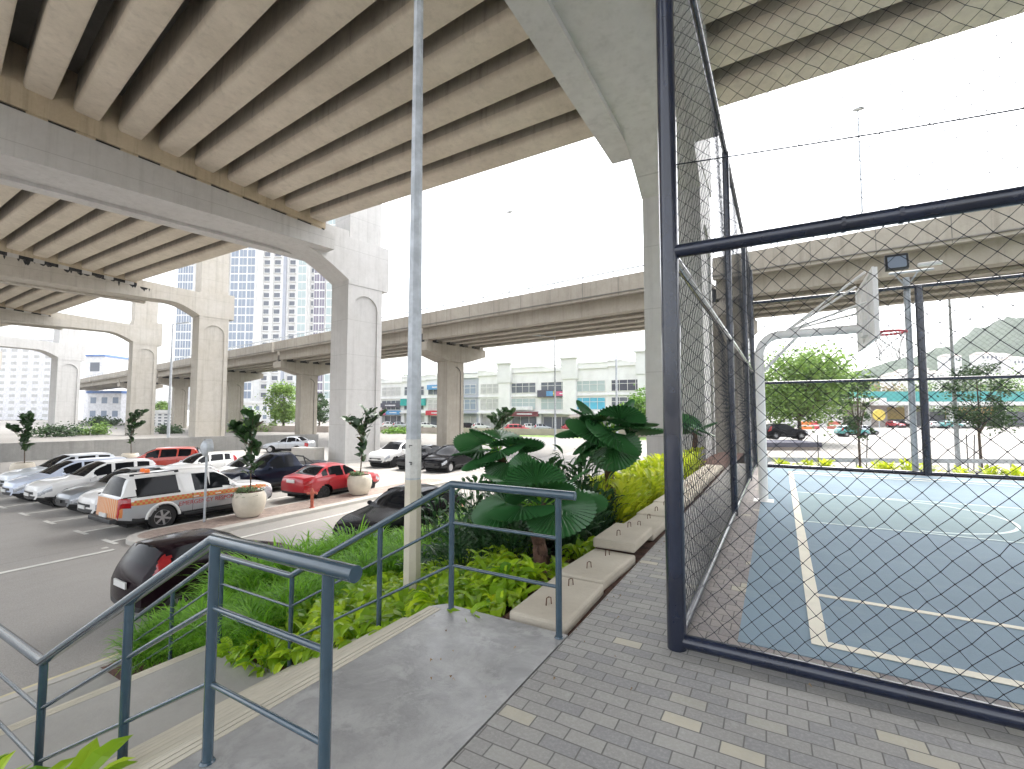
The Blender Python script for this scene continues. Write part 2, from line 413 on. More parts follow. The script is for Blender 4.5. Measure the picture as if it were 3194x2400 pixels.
struct('kerb_line', MB().box(-9.2, -9.02, -20, 40, z, z + .004), M['yline'])
# median island with kerb
def strip(x0, x1, y0, y1):
    r = (x1 - x0) / 2; cx = (x0 + x1) / 2
    return [(cx + r * math.cos(t), y0 + r + r * math.sin(t)) for t in [math.pi + math.pi * i / 12 for i in range(13)]] + [(x1, y1), (x0, y1)]
struct('island_kerb', MB().prism(strip(-17.3, -15.35, 6.3, 20.5), ZL - .05, ZL + .12), M['kerb'], bevel=.02)
struct('island_paving', MB().prism(strip(-17.1, -15.75, 6.6, 20.3), ZL, ZL + .126), M['islandbrick'])
# court deck, stairs
deck = MB()
deck.box(-1.35, 40, -12, 15.9, ZL - .1, 0)
struct('paving', deck, M['paver'])
struct('embankment', MB().hexa([(-1.3, 15.9, ZL - .1), (40, 15.9, ZL - .1), (40, 19.2, ZL - .1), (-1.3, 19.2, ZL - .1), (-1.3, 15.9, -.03), (40, 15.9, -.03), (40, 19.0, ZL + .02), (-1.3, 19.0, ZL + .02)]), M['grassg'])
sheet('court_margin', -.62, 30, 3.42, 15.2, .004, M['paver2'])
struct('court', MB().prism([(-.30, 3.66), (30, 3.66), (30, 15.05), (-.38, 15.05)], .0, .009), M['court'])
struct('court_key', MB().box(.24, 5.6, 8.0, 10.8, .009, .0125), M['key'])
cl = MB(); zz = .0155
cl.box(.14, .24, 3.86, 14.35, zz - .004, zz); cl.box(.24, 30, 3.86, 3.94, zz - .004, zz); cl.box(.24, 30, 14.27, 14.35, zz - .004, zz); cl.box(.24, 2.9, 4.86, 4.92, zz - .004, zz); cl.box(.24, 2.9, 13.9, 13.96, zz - .004, zz)
struct('court_lines', cl, M['courtline'])
cl = MB()
def arc(cx, cy, r, a0, a1, wd=.05, n=40):
    for i in range(n):
        t0, t1 = a0 + (a1 - a0) * i / n, a0 + (a1 - a0) * (i + 1) / n
        p = [(cx + rr * math.cos(t), cy + rr * math.sin(t)) for rr, t in ((r, t0), (r + wd, t0), (r + wd, t1), (r, t1))]
        cl.prism(p, zz - .002, zz + .001)
cl.box(.24, 5.6, 7.98, 8.03, zz - .002, zz + .0005); cl.box(.24, 5.6, 10.77, 10.82, zz - .002, zz + .0005); cl.box(5.6, 5.65, 7.98, 10.82, zz - .002, zz + .0005)
arc(1.55, 9.4, 1.25, -math.pi / 2, math.pi / 2); arc(2.9, 9.4, 4.5, -math.pi / 2, math.pi / 2, .06, 60)
struct('key_lines', cl, M['courtline2'])
def screed(name):
    m, nt, N, L, bs = _nodes(name); tc = N.new('ShaderNodeTexCoord').outputs['Object']
    w_ = N.new('ShaderNodeTexNoise'); w_.inputs['Scale'].default_value = 1.4; w_.inputs['Detail'].default_value = 3; L.new(tc, w_.inputs['Vector'])
    v = N.new('ShaderNodeVectorMath'); v.operation = 'MULTIPLY_ADD'; L.new(w_.outputs['Color'], v.inputs[0]); v.inputs[1].default_value = (.5, .5, 0); L.new(tc, v.inputs[2])
    c = _mix(N, L, _noise(N, L, v.outputs[0], 1.3, 8, .72, .34, .66), (.18, .18, .176), (.37, .367, .355))
    c = _mix(N, L, _math(N, L, 'MULTIPLY', _noise(N, L, v.outputs[0], 4.5, 8, .75, .5, .68), .8), c, (.47, .465, .45))
    c = _mix(N, L, _math(N, L, 'MULTIPLY', _noise(N, L, v.outputs[0], 9, 6, .8, .55, .75), .6), c, (.14, .14, .138))
    vo = N.new('ShaderNodeTexVoronoi'); vo.feature = 'DISTANCE_TO_EDGE'; vo.inputs['Scale'].default_value = .9; L.new(v.outputs[0], vo.inputs['Vector'])
    cr = _math(N, L, 'LESS_THAN', vo.outputs['Distance'], .0035)
    L.new(c, bs.inputs['Base Color'])
    r = N.new('ShaderNodeMapRange'); r.inputs[3].default_value = .28; r.inputs[4].default_value = .55; L.new(_noise(N, L, v.outputs[0], 2.2, 6, .7, .35, .65), r.inputs[0]); L.new(r.outputs[0], bs.inputs['Roughness'])
    _bump(N, L, bs, _noise(N, L, tc, 14, 6, .75, .2, .8), .3, .004)
    return m
M['slab'] = screed('screed_mottled')
# landing and stair flights
st = thing('staircase', 'concrete staircase with two flights and ribbed pale nosings beside the sloping flower bed', 'staircase', (-2.35, 2.1, 0))
m = MB()
m.prism([(-2.53, 1.02), (-1.362, 1.02), (-1.362, 3.17), (-2.45, 3.17), (-2.53, 3.08)], ZL - .1, 0)
m.build('landing', M['slab'], st, world=True)
struct('landing_gap', MB().box(-1.362, -1.35, -3, 3.2, -.3, -.02), M['stain'])
m = MB(); m.box(-2.6, -1.362, -6, 1.02, ZL - .1, -.002); m.build('side_slab', M['slab'], st, world=True)
m = MB(); x, zt = -2.53, 0.
def nose(x, z, y0=1.04, y1=3.06):
    nz = MB()
    for i in range(3): nz.box(x + .006 + i * .036, x + .034 + i * .036, y0, y1, z - .002, z + .004)
    nz.box(x - .008, x + .004, y0, y1, z - .05, z + .004)
    nz.build('nosing', M['nosing'], st, world=True)
nose(x, 0)
for k in range(6):
    zt -= .155; m.box(x - .291, x, 1.02, 3.08, ZL - .1, zt); x -= .291; nose(x, zt)
zt -= .155; xm = x - 1.3 - .2
m.box(xm, x, 1.02, 3.08, ZL - .1, zt); x = xm; nose(x, zt)
for k in range(6):
    zt -= .165; m.box(x - .291, x, 1.02, 3.08, ZL - .1, zt); x -= .291; nose(x, zt)
m.build('flight', M['walk'], st, world=True)
XB = x
struct('walkway', MB().box(-8.75, XB, -14, 3.6, ZL - .1, ZL + .1), M['walk'])
struct('kerb', MB().box(-8.9, -8.75, -30, 45, ZL - .1, ZL + .115), M['kerb'], bevel=.015)
# planting slope
_st = [(-2.5, -.10), (-2.82, -.16), (-4.57, -1.09), (-5.87, -1.09), (-7.9, -2.2)]
def bedz(x, y):
    t = min(1, max(0, (-2.0 - x) / (8.7 - 2.0)))
    s = t * t * (3 - 2 * t) * .35 + t * .65
    b = -.16
    z = b + s * (ZL + .12 - b) + .05 * math.sin(x * 2.3 + y * 1.7) * (1 if -8.4 < x < -2.2 else 0) + .03 * math.sin(x * 5.1 - y * 4.3)
    for (xa, za), (xb, zb) in zip(_st, _st[1:]):        # the bed dips to the stair edge
        if xb <= x <= xa: zs = za + (zb - za) * (x - xa) / (xb - xa) - .03; f = min(1, max(0, (y - 3.1) / .4)); return z * f + min(z, zs) * (1 - f)
    return z
def soil(name, x0, x1, y0, y1, n, k):
    m = MB(); vs = [(x0 + (x1 - x0) * i / n, y0 + (y1 - y0) * j / k) for j in range(k + 1) for i in range(n + 1)]
    m.add([(a, b, bedz(a, b)) for a, b in vs], [(j * (n + 1) + i, j * (n + 1) + i + 1, (j + 1) * (n + 1) + i + 1, (j + 1) * (n + 1) + i) for j in range(k) for i in range(n)])
    for i in range(n):
        for yy in (y0, y1):
            a, b = x0 + (x1 - x0) * i / n, x0 + (x1 - x0) * (i + 1) / n; m.quad((a, yy, bedz(a, yy)), (b, yy, bedz(b, yy)), (b, yy, ZL - .1), (a, yy, ZL - .1))
    return struct(name, m, M['soil'], smooth=40)
soil('soil', -8.75, -1.36, 3.09, 22, 30, 60)
soil('soil', -8.75, -2.5, -8, 1.02, 26, 30)
# ------------------------------------------------------------------ handrails
def handrail(label, y, xe, x0, gap_posts):
    t = thing('handrail', label, 'handrail', (x0, y, 0), group='blue grey stair handrails')
    zt = 1.0
    path = [(xe, zt), (x0, zt), (x0 - 2.04, zt - 1.085), (x0 - 3.33, zt - 1.085), (x0 - 5.6, zt - 2.36)]
    P3 = lambda p, dz: (p[0], y, p[1] - dz)
    m = MB(); m.tube([P3(p, 0) for p in path], .032, 14); m.build('top_rail', M['rail'], t, smooth=50, world=True)
    for dz in (.31, .65):
        m = MB(); m.tube([P3(p, dz) for p in [(gap_posts[0], zt)] + path[1:]], .0135, 8); m.build('mid_rail', M['rail'], t, smooth=50, world=True)
    def zr(x):
        for a, b in zip(path, path[1:]):
            if b[0] <= x <= a[0]: return a[1] + (b[1] - a[1]) * (x - a[0]) / (b[0] - a[0] + 1e-9)
        return path[-1][1]
    for x in gap_posts:
        zb = zr(x) - 1.0
        m = MB(); m.tube([(x, y, zb - .12), (x, y, zr(x) - .01)], .0235, 12); m.lathe([(.034, zb + .002), (.027, zb + .012)], 12, (x, y, 0)); m.build('post', M['rail'], t, smooth=50, world=True)
    return t
handrail('blue grey pipe handrail on the nearer side of the stairs, with a round cut end', 1.23, -1.37, -2.31, (-1.52, -2.31, -3.14, -4.33, -5.62, -6.7, -7.8))
handrail('blue grey pipe handrail on the far side of the stairs, ending beside the concrete blocks', 3.1, -1.27, -2.35, (-1.4, -2.35, -3.15, -4.38, -5.66, -6.75, -7.85))
# ------------------------------------------------------------------ main viaduct: piers with inverted-T crossheads, spans of girders
GR = 'concrete piers of the tall viaduct'
GS = 'girder spans of the tall viaduct'
class Pier: pass
def pier(label, pos, head, w, d, zsoff, zled, zh, zb, zt, shelf, s_in, arm, ztop, mat, led=.9, led_end=-1.5, near_led=True):
    """pos: near right corner; head: compass heading of the crosshead in degrees; shelf: (z at s=0, slope per metre)"""
    p = Pier(); t = R(head); p.c = Vector((math.sin(t), math.cos(t), 0)); p.g = Vector((-math.cos(t), math.sin(t), 0))
    p.o = Vector((*pos, 0)); p.w = w; p.d = d
    th = thing('bridge_pier', label, 'bridge pier', (pos[0], pos[1], ZL), group=GR)
    W = lambda g, s, z: p.o + p.g * g + p.c * s + Vector((0, 0, z))
    Z0 = ZL - .2
    # column with a round-headed recessed panel on both faces across the bridge
    m = MB(); mg = .42; r = (d - 2 * mg) / 2; vs_ = zh - 1.0 - r; rec = .10
    arcp = [(d / 2 - r * math.cos(math.pi * i / 16), vs_ + r * math.sin(math.pi * i / 16)) for i in range(17)]
    for gf, gi, fl in ((0, rec, 1), (w, w - rec, -1)):
        def F(*q): m.quad(*(q if fl > 0 else q[::-1]))
        F(W(gf, 0, Z0), W(gf, mg, Z0), W(gf, mg, vs_), W(gf, 0, vs_)); F(W(gf, d - mg, Z0), W(gf, d, Z0), W(gf, d, vs_), W(gf, d - mg, vs_))
        F(W(gf, 0, vs_), W(gf, mg, vs_), W(gf, mg, zb), W(gf, 0, zb)); F(W(gf, d - mg, vs_), W(gf, d, vs_), W(gf, d, zb), W(gf, d - mg, zb))
        for a, b in zip(arcp, arcp[1:]):
            F(W(gf, a[0], a[1]), W(gf, b[0], b[1]), W(gf, b[0], zb), W(gf, a[0], zb))
            F(W(gi, a[0], a[1]), W(gi, b[0], b[1]), W(gf, b[0], b[1]), W(gf, a[0], a[1]))
            F(W(gi, a[0], Z0), W(gi, b[0], Z0), W(gi, b[0], b[1]), W(gi, a[0], a[1]))
        for s in (mg, d - mg): m.quad(W(gf, s, Z0), W(gi, s, Z0), W(gi, s, vs_), W(gf, s, vs_))
    m.quad(W(0, 0, Z0), W(w, 0, Z0), W(w, 0, zb), W(0, 0, zb)); m.quad(W(0, d, Z0), W(w, d, Z0), W(w, d, zb), W(0, d, zb))
    m.build('column', mat, th, world=True)
    # crosshead: soffit rises in a quarter curve from the column, then runs level out over the car park
    prof = [(d + .55, zb), (d + .55, zt), (0, zt), (-.05, shelf[0] + 1.1), (s_in + .3, shelf[0] + .9 - shelf[1] * s_in), (-arm, shelf[0] - shelf[1] * -arm + 1.1), (-arm, zsoff)]
    L_ = min(4.5, max(1.4, (zsoff - zh) * 2.6))
    prof += [(-L_ * (1 - i / 8) ** 1, zsoff - (zsoff - zh) * (1 - math.cos(math.pi / 2 * i / 8)) ** 1.05) for i in range(0, 9)]
    prof += [(0, zb)]
    m = MB(); A, B = p.c, Vector((0, 0, 1))
    m.sweep(prof, (p.o - p.g * .03, A, B), (p.o + p.g * (w + .03), A, B))
    ch = m.build('crosshead', mat, th, world=True)
    for sgn, lo in ((-1, -.03), (1, w + .03)):
        m = MB()
        pr = [(led_end, zled), (led_end, shelf[0] - shelf[1] * led_end), (-arm + .02, shelf[0] + shelf[1] * (arm)), (-arm + .02, zled)]
        a, b = lo, lo + sgn * led
        m.sweep(pr, (p.o + p.g * a, A, B), (p.o + p.g * b, A, B)); m.build('ledge', mat, ch, world=True)
    m = MB(); m.sweep([(.1, zt), (d - .12, zt), (d - .12, ztop), (.1, ztop)], (p.o + p.g * .1, A, B), (p.o + p.g * (w - .1), A, B)); m.build('upper_column', mat, th, world=True)
    p.gap = .15 if p.o.y < 25 and p.o.x > -50 else .42; p.shelf = shelf; p.led = led; p.th = th; p.arm = arm
    return p
def span(label, pa, pb, ra, za, rb, zb, slope, n=10, ga=None, gb=None, nd=('a', 'b'), stain=0.):
    """girders from pier pa (its +g side) to pier pb (its -g side); ra, rb: s of the right soffit edge; za, zb: its height"""
    t = thing('bridge_span', label, 'bridge deck', (*(pa.o.lerp(pb.o, .5))[:2], za), group=GS)
    ga = pa.w + .42 if ga is None else ga; gb = -.42 if gb is None else gb
    prof = [(-.515, .26), (-.50, .12), (-.46, .035), (-.39, 0), (.39, 0), (.46, .035), (.50, .12), (.515, .26), (.41, 1.85), (-.41, 1.85)]
    B = Vector((0, 0, 1)); ea, eb = [], []
    for k in range(n):
        a = pa.o + pa.g * ga + pa.c * (ra - .5 - 1.68 * k); a.z = za + slope * 1.68 * k
        b = pb.o + pb.g * gb + pb.c * (rb - .5 - 1.68 * k); b.z = zb + slope * 1.68 * k
        Aa = (pa.c + Vector((0, 0, -slope))).normalized(); Ab = (pb.c + Vector((0, 0, -slope))).normalized()
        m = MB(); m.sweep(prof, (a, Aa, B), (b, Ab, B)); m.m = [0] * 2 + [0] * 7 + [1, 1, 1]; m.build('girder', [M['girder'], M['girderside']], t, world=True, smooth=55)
        ea.append(a); eb.append(b)
    def edge(pp, e, s): v = pp.c * s; return e + Vector((v.x, v.y, -slope * s))
    a0, a1, b0, b1 = edge(pa, ea[0], 1.5), edge(pa, ea[-1], -1.5), edge(pb, eb[0], 1.5), edge(pb, eb[-1], -1.5)
    up = lambda v, h: v + Vector((0, 0, h))
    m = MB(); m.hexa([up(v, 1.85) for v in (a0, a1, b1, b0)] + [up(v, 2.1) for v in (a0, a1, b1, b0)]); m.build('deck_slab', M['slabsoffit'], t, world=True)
    m = MB()
    for (x0, x1, y0, y1) in ((a0, b0, .02, .35),):
        m.hexa([up(a0, 1.3), up(a0 + (a1 - a0) * .018, 1.3), up(b0 + (b1 - b0) * .018, 1.3), up(b0, 1.3), up(a0, 2.7), up(a0 + (a1 - a0) * .014, 2.7), up(b0 + (b1 - b0) * .014, 2.7), up(b0, 2.7)])
    m.build('parapet', M['ramp'], t, world=True)
    for pp, e, sg, sh in ((pa, ea, 1, pa.shelf), (pb, eb, -1, pb.shelf)):
        g0 = pp.g * (.50 * sg); g1 = pp.g * (.04 * sg); gp = pp.gap
        top = lambda v: up(v, 1.86)
        r0, r1 = edge(pp, e[0], .62), edge(pp, e[-1], -.7)
        s0, s1 = (r0 - pp.o).dot(pp.c), (r1 - pp.o).dot(pp.c)
        lo = lambda v, s: Vector((v.x, v.y, min(sh[0] - sh[1] * s + gp, v.z - .05)))
        m = MB(); q0 = [lo(r0, s0), lo(r1, s1)]
        m.hexa([q0[0] + g0, q0[1] + g0, q0[1] + g1, q0[0] + g1, top(r0) + g0, top(r1) + g0, top(r1) + g1, top(r0) + g1]); m.build('diaphragm', M['diaphragm'], t, world=True)
        # bearing pads in the dark slot under the diaphragm
        for k in range(n):
            c = e[k]; s = (c - pp.o).dot(pp.c); z0 = sh[0] - sh[1] * s
            m = MB(); m.obox((c.x + pp.g.x * .26 * sg, c.y + pp.g.y * .26 * sg, z0 + gp / 2), pp.c * .36, pp.g * .2, (0, 0, gp / 2 + .01)); m.build('bearing', M['pier'] if gp > .2 else M['diaphragm'], t, world=True)
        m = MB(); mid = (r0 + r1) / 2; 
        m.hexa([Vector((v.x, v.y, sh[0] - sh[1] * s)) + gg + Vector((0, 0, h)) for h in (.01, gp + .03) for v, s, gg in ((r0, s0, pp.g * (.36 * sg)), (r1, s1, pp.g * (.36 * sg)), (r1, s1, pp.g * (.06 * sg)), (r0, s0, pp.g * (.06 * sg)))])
        m.build('bearing_gap_shade', M['stain'], t, world=True)  # black block gives the slot's shade, and the bearing grime, as colour
    return t
p0 = pier('white viaduct pier standing behind the netted court fence, nearest of the row', (-2.5, 19.2), -.5, 2.24, 3.4, 11.85, 11.66, 10.44, 11.6, 15.0, (12.0, .071), -2, 26, 22, M['pier'], .9, -1.1)
p1 = pier('white viaduct pier right of the tower block, behind the red sedan', (-27.4, 23.4), 9.4, 2.3, 2.95, 13.1, 12.9, 11.3, 11.0, 14.5, (13.86, .071), -2.4, 26, 24, M['pier'], .9, -1.7)
p2 = pier('weathered viaduct pier directly left of the tower block, second beyond the lamp pole', (-58.48, 28.5), 9.4, 2.3, 3.1, 13.95, 13.75, 12.75, 12.7, 15.7, (14.35, .08), -6, 22, 22, M['pierwarm'], .8, -4.6)
p3 = pier('viaduct pier with an ochre water stain down its right edge', (-88, 33.4), 8, 2.3, 3.2, 13.75, 13.6, 12.5, 12.2, 15.9, (14.05, .08), -9, 26, 22, M['pierstain'], .8, -7.8)
p4 = pier('pale viaduct pier left of the small blue and white building', (-107.8, 30.3), -6, 2.3, 3.2, 11.9, 11.7, 10.8, 10.5, 13.6, (12.2, .06), -9, 26, 18, M['pier'], .7, -8)
p5 = pier('weathered viaduct pier cut by the left edge of the photo', (-124, 23.5), -18, 2.4, 3.6, 11.0, 10.8, 9.6, 9.3, 12.6, (11.6, .05), -9, 26, 17, M['pierwarm'], .7, -8)
pE = Pier(); pE.c = Vector((-.09, .996, 0)); pE.g = Vector((-.996, -.09, 0)); pE.o = Vector((24.0, 14.8, 0)); pE.w = 2.2; pE.gap = .15; pE.shelf = (9.6, .071); pE.led = .9
span('viaduct span over the near car park, its long beams filling the top left', p0, p1, -2.1, 12.42, -2.5, 14.62, .117, 14)
span('viaduct span over the court and the fence, right of the big crosshead', pE, p0, -2.9, 9.1, -2.5, 11.85, .117, 14)
span('viaduct span between the pier by the red sedan and the weathered pier', p1, p2, -2.9, 14.55, -6.2, 15.25, .117, 14)
span('far viaduct span between the weathered pier and the ochre stained pier', p2, p3, -6.2, 15.1, -9.6, 15.1, .10, 13)
span('farthest seen viaduct span running to the pier by the blue and white building', p3, p4, -9.6, 14.9, -11.0, 13.3, .09, 10)
span('last viaduct span at the left edge of the photo', p4, p5, -11.0, 13.1, -11.0, 12.3, .08, 9)
# grime under the bearings of the second crosshead
# ------------------------------------------------------------------ ramp viaduct behind
GT = R(8); rg = Vector((-math.cos(GT), math.sin(GT), 0)); rc = Vector((math.sin(GT), math.cos(GT), 0))
R0 = Vector((-31.3, 40.3, 0)) + rg * .75 + rc * 1.25           # axis through the first pier
def RW(l, s, z): return R0 + rg * l + rc * s + Vector((0, 0, z))
ramp_l = [-95, -60, -32, 0.0, 30.6, 60, 90, 120, 150]
rp_l = [-62, -29, 0.0, 31, 57, 86, 116, 145]
GP = 'hammerhead piers of the ramp'
def zr_(l): return 0. if l > -30 else -.014 * (-30 - l)
lab = {0.0: 'hammerhead ramp pier seen right of the grey lamp pole', 31: 'hammerhead ramp pier with blackened bearings, left of the big white pier', 57: 'ramp pier half hidden behind the weathered viaduct pier', 86: 'ramp pier seen just left of the ochre stained pier', 116: 'ramp pier beyond the pale viaduct pier', 145: 'ramp pier farthest to the left', -29: 'brownish ramp pier seen through the corner of the fence netting', -62: 'ramp pier beyond the right edge'}
for l in rp_l[1:-1]:
    th = thing('ramp_pier', lab[l], 'bridge pier', RW(l, 0, ZL), group=GP)
    w, d = .78, 1.3; zz_ = 7.0 + zr_(l)
    m = MB(); m.hexa([RW(l + a, s, z) for z in (ZL - .2, zz_) for a, s in ((-w, -d), (w, -d), (w, d), (-w, d))]); 
    m.build('column', M['ramp'], th, world=True)
    m = MB()
    for a in (-w - .025,):
        arcp = [(-.75 * math.cos(math.pi * i / 10), zz_ - 1.3 + .75 * math.sin(math.pi * i / 10)) for i in range(11)]
        m.tube([RW(l + a, s, z) for s, z in [(.75, ZL)] + arcp[::-1][:6]], .03, 6)
    m.build('panel_edge_shadow', M['stain'], th, world=True)  # dark tube draws the shadow line along one side of the arched panel
    m = MB(); pr = [(-1.35, zz_), (1.35, zz_), (4.6, zz_ + .9), (4.6, zz_ + 1.75), (-4.6, zz_ + 1.75), (-4.6, zz_ + .9)]
    m.sweep(pr, (RW(l - 1.15, 0, 0), rc, Vector((0, 0, 1))), (RW(l + 1.15, 0, 0), rc, Vector((0, 0, 1)))); m.build('hammerhead', M['ramp'], th, world=True)
    for k, s in enumerate((-4.0, -2.0, 0, 2.0, 4.0)):
        for a in (-.75, .75):
            m = MB(); m.hexa([RW(l + a + i * .3, s + j * .3, z) for z in (zz_ + 1.74, zz_ + 2.03) for i, j in ((-1, -1), (1, -1), (1, 1), (-1, 1))]); m.build('bearing_plinth', M['ramp'], th, world=True)
    m = MB(); m.hexa([RW(l + i * .25, j * 4.3, z) for z in (zz_ + 1.76, zz_ + 2.7) for i, j in ((-1, -1), (1, -1), (1, 1), (-1, 1))]); m.build('gap_infill', M['stain'], th, world=True)  # solid black block filling the gap between girder ends
seg = [(-90, -62.3), (-61.7, -29.3), (-28.7, -.3), (.3, 30.7), (31.3, 56.7), (57.3, 85.7), (86.3, 115.7), (116.3, 145), (145.6, 190)]
slab_ = ['ramp span beyond the right edge of the photo', 'ramp span crossing the sky behind the basketball hoop', 'long ramp span between the grey lamp pole and the big near pier', 'ramp span passing behind the white pier by the red sedan', 'ramp span seen left of the tower, under its glass corner', 'ramp span behind the ochre stained pier', 'ramp span in front of the blue and white building', 'ramp span far to the left', 'ramp span vanishing at the left edge']
for (a, b), lb_ in zip(seg, slab_):
    t = thing('ramp_span', lb_, 'bridge deck', RW((a + b) / 2, 0, 9), group='spans of the ramp')
    za, zb_ = zr_(a), zr_(b); V = Vector((0, 0, 1))
    fr = lambda s0: ((RW(a, s0, za), rc, V), (RW(b, s0, zb_), rc, V))
    for s in (-4.0, -2.0, 0, 2.0, 4.0):
        m = MB(); m.sweep([(-.42, 9.02), (.42, 9.02), (.42, 9.2), (.16, 9.5), (.16, 10.2), (-.16, 10.2), (-.16, 9.5), (-.42, 9.2)] if abs(s) < 4 else [(-.42, 9.02), (.42, 9.02), (.42, 10.2), (-.42, 10.2)], *fr(s)); m.build('girder', M['ramp'], t, world=True)
    m = MB(); m.sweep([(-4.9, 10.2), (4.9, 10.2), (4.9, 10.45), (-4.9, 10.45)], *fr(0)); m.build('deck_slab', M['ramp'], t, world=True)
    for sg in (-1, 1):
        m = MB(); m.sweep([(sg * 4.92, 10.12), (sg * 5.2, 10.12), (sg * 5.2, 11.55), (sg * 5.0, 11.62), (sg * 4.92, 11.6)], *fr(0)); pa_ = m.build('parapet', M['ramp'], t, world=True)
        m = MB(); nn = max(2, int((b - a) / 2.4))
        m.tube([RW(a, sg * 5.08, 12.02 + za), RW(b, sg * 5.08, 12.02 + zb_)], .06, 6)
        for i in range(nn): 
            l = a + (b - a) * (i + .5) / nn; m.tube([RW(l, sg * 5.08, 11.55 + zr_(l)), RW(l, sg * 5.08, 12.05 + zr_(l))], .055, 6)
        m.build('guard_rail', M['galv'], pa_, world=True)
        # joints of the cast parapet panels
        m = MB()
        for i in range(1, int((b - a) / 3)):
            l = a + 3. * i; m.hexa([RW(l + i2 * .02, sg * 5.205 + j * .006, z + zr_(l)) for z in (10.14, 11.54) for i2, j in ((-1, -1), (1, -1), (1, 1), (-1, 1))])
        if m.v: tag(m.build('panel_joints', M['slabsoffit'], pa_, world=True), kind='stuff')
    m = MB(); m.tube([RW(a, -5.24, 10.34 + za), RW(b, -5.24, 10.34 + zb_)], .05, 6); m.build('drip_pipe', M['slabsoffit'], t, world=True)
# lamp posts
GL = 'tall road lamps'
def lamp(label, p, zt, r0, r1, kind, rz=0.):
    t = thing('street_lamp', label, 'street lamp', p, rz, GL); h = zt - p[2]
    m = MB(); m.tube([(0, 0, 0), (0, 0, h)], [r0, r1], 10); m.lathe([(r0 * 2, 0), (r0 * 2, .06), (r0, .1)], 10); m.build('pole', M['galv'], t, smooth=50)
    m = MB()
    if kind == 'ball':
        m.tube([(0, 0, h - .02), (.05, 0, h + .1)], r1, 6)
        m.ball((.05, 0, h + .12), r1 * 7, r1 * 4.5, r1 * 2.2, 8)
    else:
        m.tube([(0, 0, h - .1), (.5, 0, h), (1.5, 0, h + .12)], r1 * .8, 6)
        m.obox((1.8, 0, h + .13), (.42, 0, .03), (0, .14, 0), (0, 0, .06))
    m.build('lamp_head', M['galv'], t, smooth=50)
    return t
a = spot(1100, 46, 0); lamp('thin lamp on the ramp parapet, against the white sky left of centre', (a.x, a.y, 11.5), hz(452, 46), .09, .05, 'ball')
a = spot(1880, 30, 0); lamp('thin lamp on the ramp seen through the netting above the hoop', (a.x, a.y, 9.5), hz(218, 30), .09, .05, 'ball')
a = spot(1332, 60, 0); lamp('lamp post in front of the shop with the orange gable', (a.x, a.y, ZL), hz(640, 60), .17, .08, 'arm', R(205))
a = spot(1199, 46, 0); lamp('lamp post in front of the shop with the cyan window', (a.x, a.y, ZL), hz(726, 46), .12, .06, 'arm', R(205))
a = spot(367, 62, 0); lamp('lamp post between the weathered and the ochre stained piers', (a.x, a.y, ZL), hz(698, 62), .2, .1, 'arm', R(29))
a = spot(2062, 31, 0); lamp('lamp post behind the right young tree and the guard rail', (a.x, a.y, ZL), hz(612, 31), .15, .07, 'arm', R(29))
# the near lamp pole: eight-sided, galvanised
t = thing('lamp_pole', 'tall eight-sided galvanised lamp pole rising from the flower bed behind the handrails', 'lamp pole', (-3.86, 4.32, -.52))
m = MB(); m.tube([(0, 0, -.2), (0, 0, 10.8)], [.105, .040], 8); m.build('pole', M['galv'], t)
m = MB(); m.tube([(0, 0, -.2), (0, 0, 1.3)], [.1065, .1025], 8); m.build('painted_base', M['pot'], t)
m = MB(); m.tube([(0, 0, 1.32), (0, 0, 1.78)], [.1005, .0985], 8, cap=False); m.build('label_band', M['sticker'], t)
for i, (ch, zz_) in enumerate((('L', 1.72), ('P', 1.52))):
    lettering(ch, .085, M['trim'], 'stencil_letter', t, (-.094 * math.sin(R(-22)) + .005, -.099, zz_ - .02), (R(90), R(90), R(-10)), .001)
# ------------------------------------------------------------------ court fence, hoop, floodlight, kerb blocks
def net(name, o, A, B, wd, ht, cell, r, parent, jit=.0032, knots=True):
    """knotted diamond netting: cords run diagonally from knot to knot"""
    o, A, B = Vector(o), Vector(A), Vector(B); nrm = A.cross(B).normalized()
    nx, nz = max(2, int(wd / cell)), max(2, int(ht / cell)); cw, chh = wd / nx, ht / nz
    rnd = random.Random(int(wd * 1000) + nx)
    pts = {}
    def pt(i, j):                      # half-cell lattice
        if (i, j) not in pts:
            e = i in (0, 2 * nx) or j in (0, 2 * nz)
            k = 0 if e else jit
            sag = .012 * math.sin(i * .11 + j * .07) + .02 * math.sin(i * .05) * math.sin(j * .04)
            pts[(i, j)] = o + A * (i * cw / 2 + rnd.gauss(0, k)) + B * (j * chh / 2 + rnd.gauss(0, k)) + nrm * (0 if e else sag)
        return pts[(i, j)]
    vs, fs = [], []
    def seg(p, q):
        d = (q - p).normalized(); a = d.cross(nrm); b0 = len(vs)
        for c in (p, q):
            vs.extend([c + a * r, c - a * r * .5 + nrm * r * .87, c - a * r * .5 - nrm * r * .87])
        fs.extend([(b0 + i, b0 + (i + 1) % 3, b0 + 3 + (i + 1) % 3, b0 + 3 + i) for i in range(3)])
    for i in range(2 * nx):
        for j in range(2 * nz):
            if (i + j) % 2 == 0: seg(pt(i, j), pt(i + 1, j + 1))
            else: seg(pt(i, j + 1), pt(i + 1, j))
    if knots:
        for (i, j), p in list(pts.items()):
            b0 = len(vs); k = r * 2.5
            vs.extend([p + A * k, p + B * k, p - A * k, p - B * k, p + nrm * k, p - nrm * k])
            fs.extend([(b0 + a, b0 + b, b0 + 4) for a, b in ((0, 1), (1, 2), (2, 3), (3, 0))] + [(b0 + b, b0 + a, b0 + 5) for a, b in ((0, 1), (1, 2), (2, 3), (3, 0))])
    m = MB(); m.v = vs; m.f = fs; m.m = [0] * len(fs)
    return m.build(name, M['net'], parent)
X, Y, Z = Vector((1, 0, 0)), Vector((0, 1, 0)), Vector((0, 0, 1))
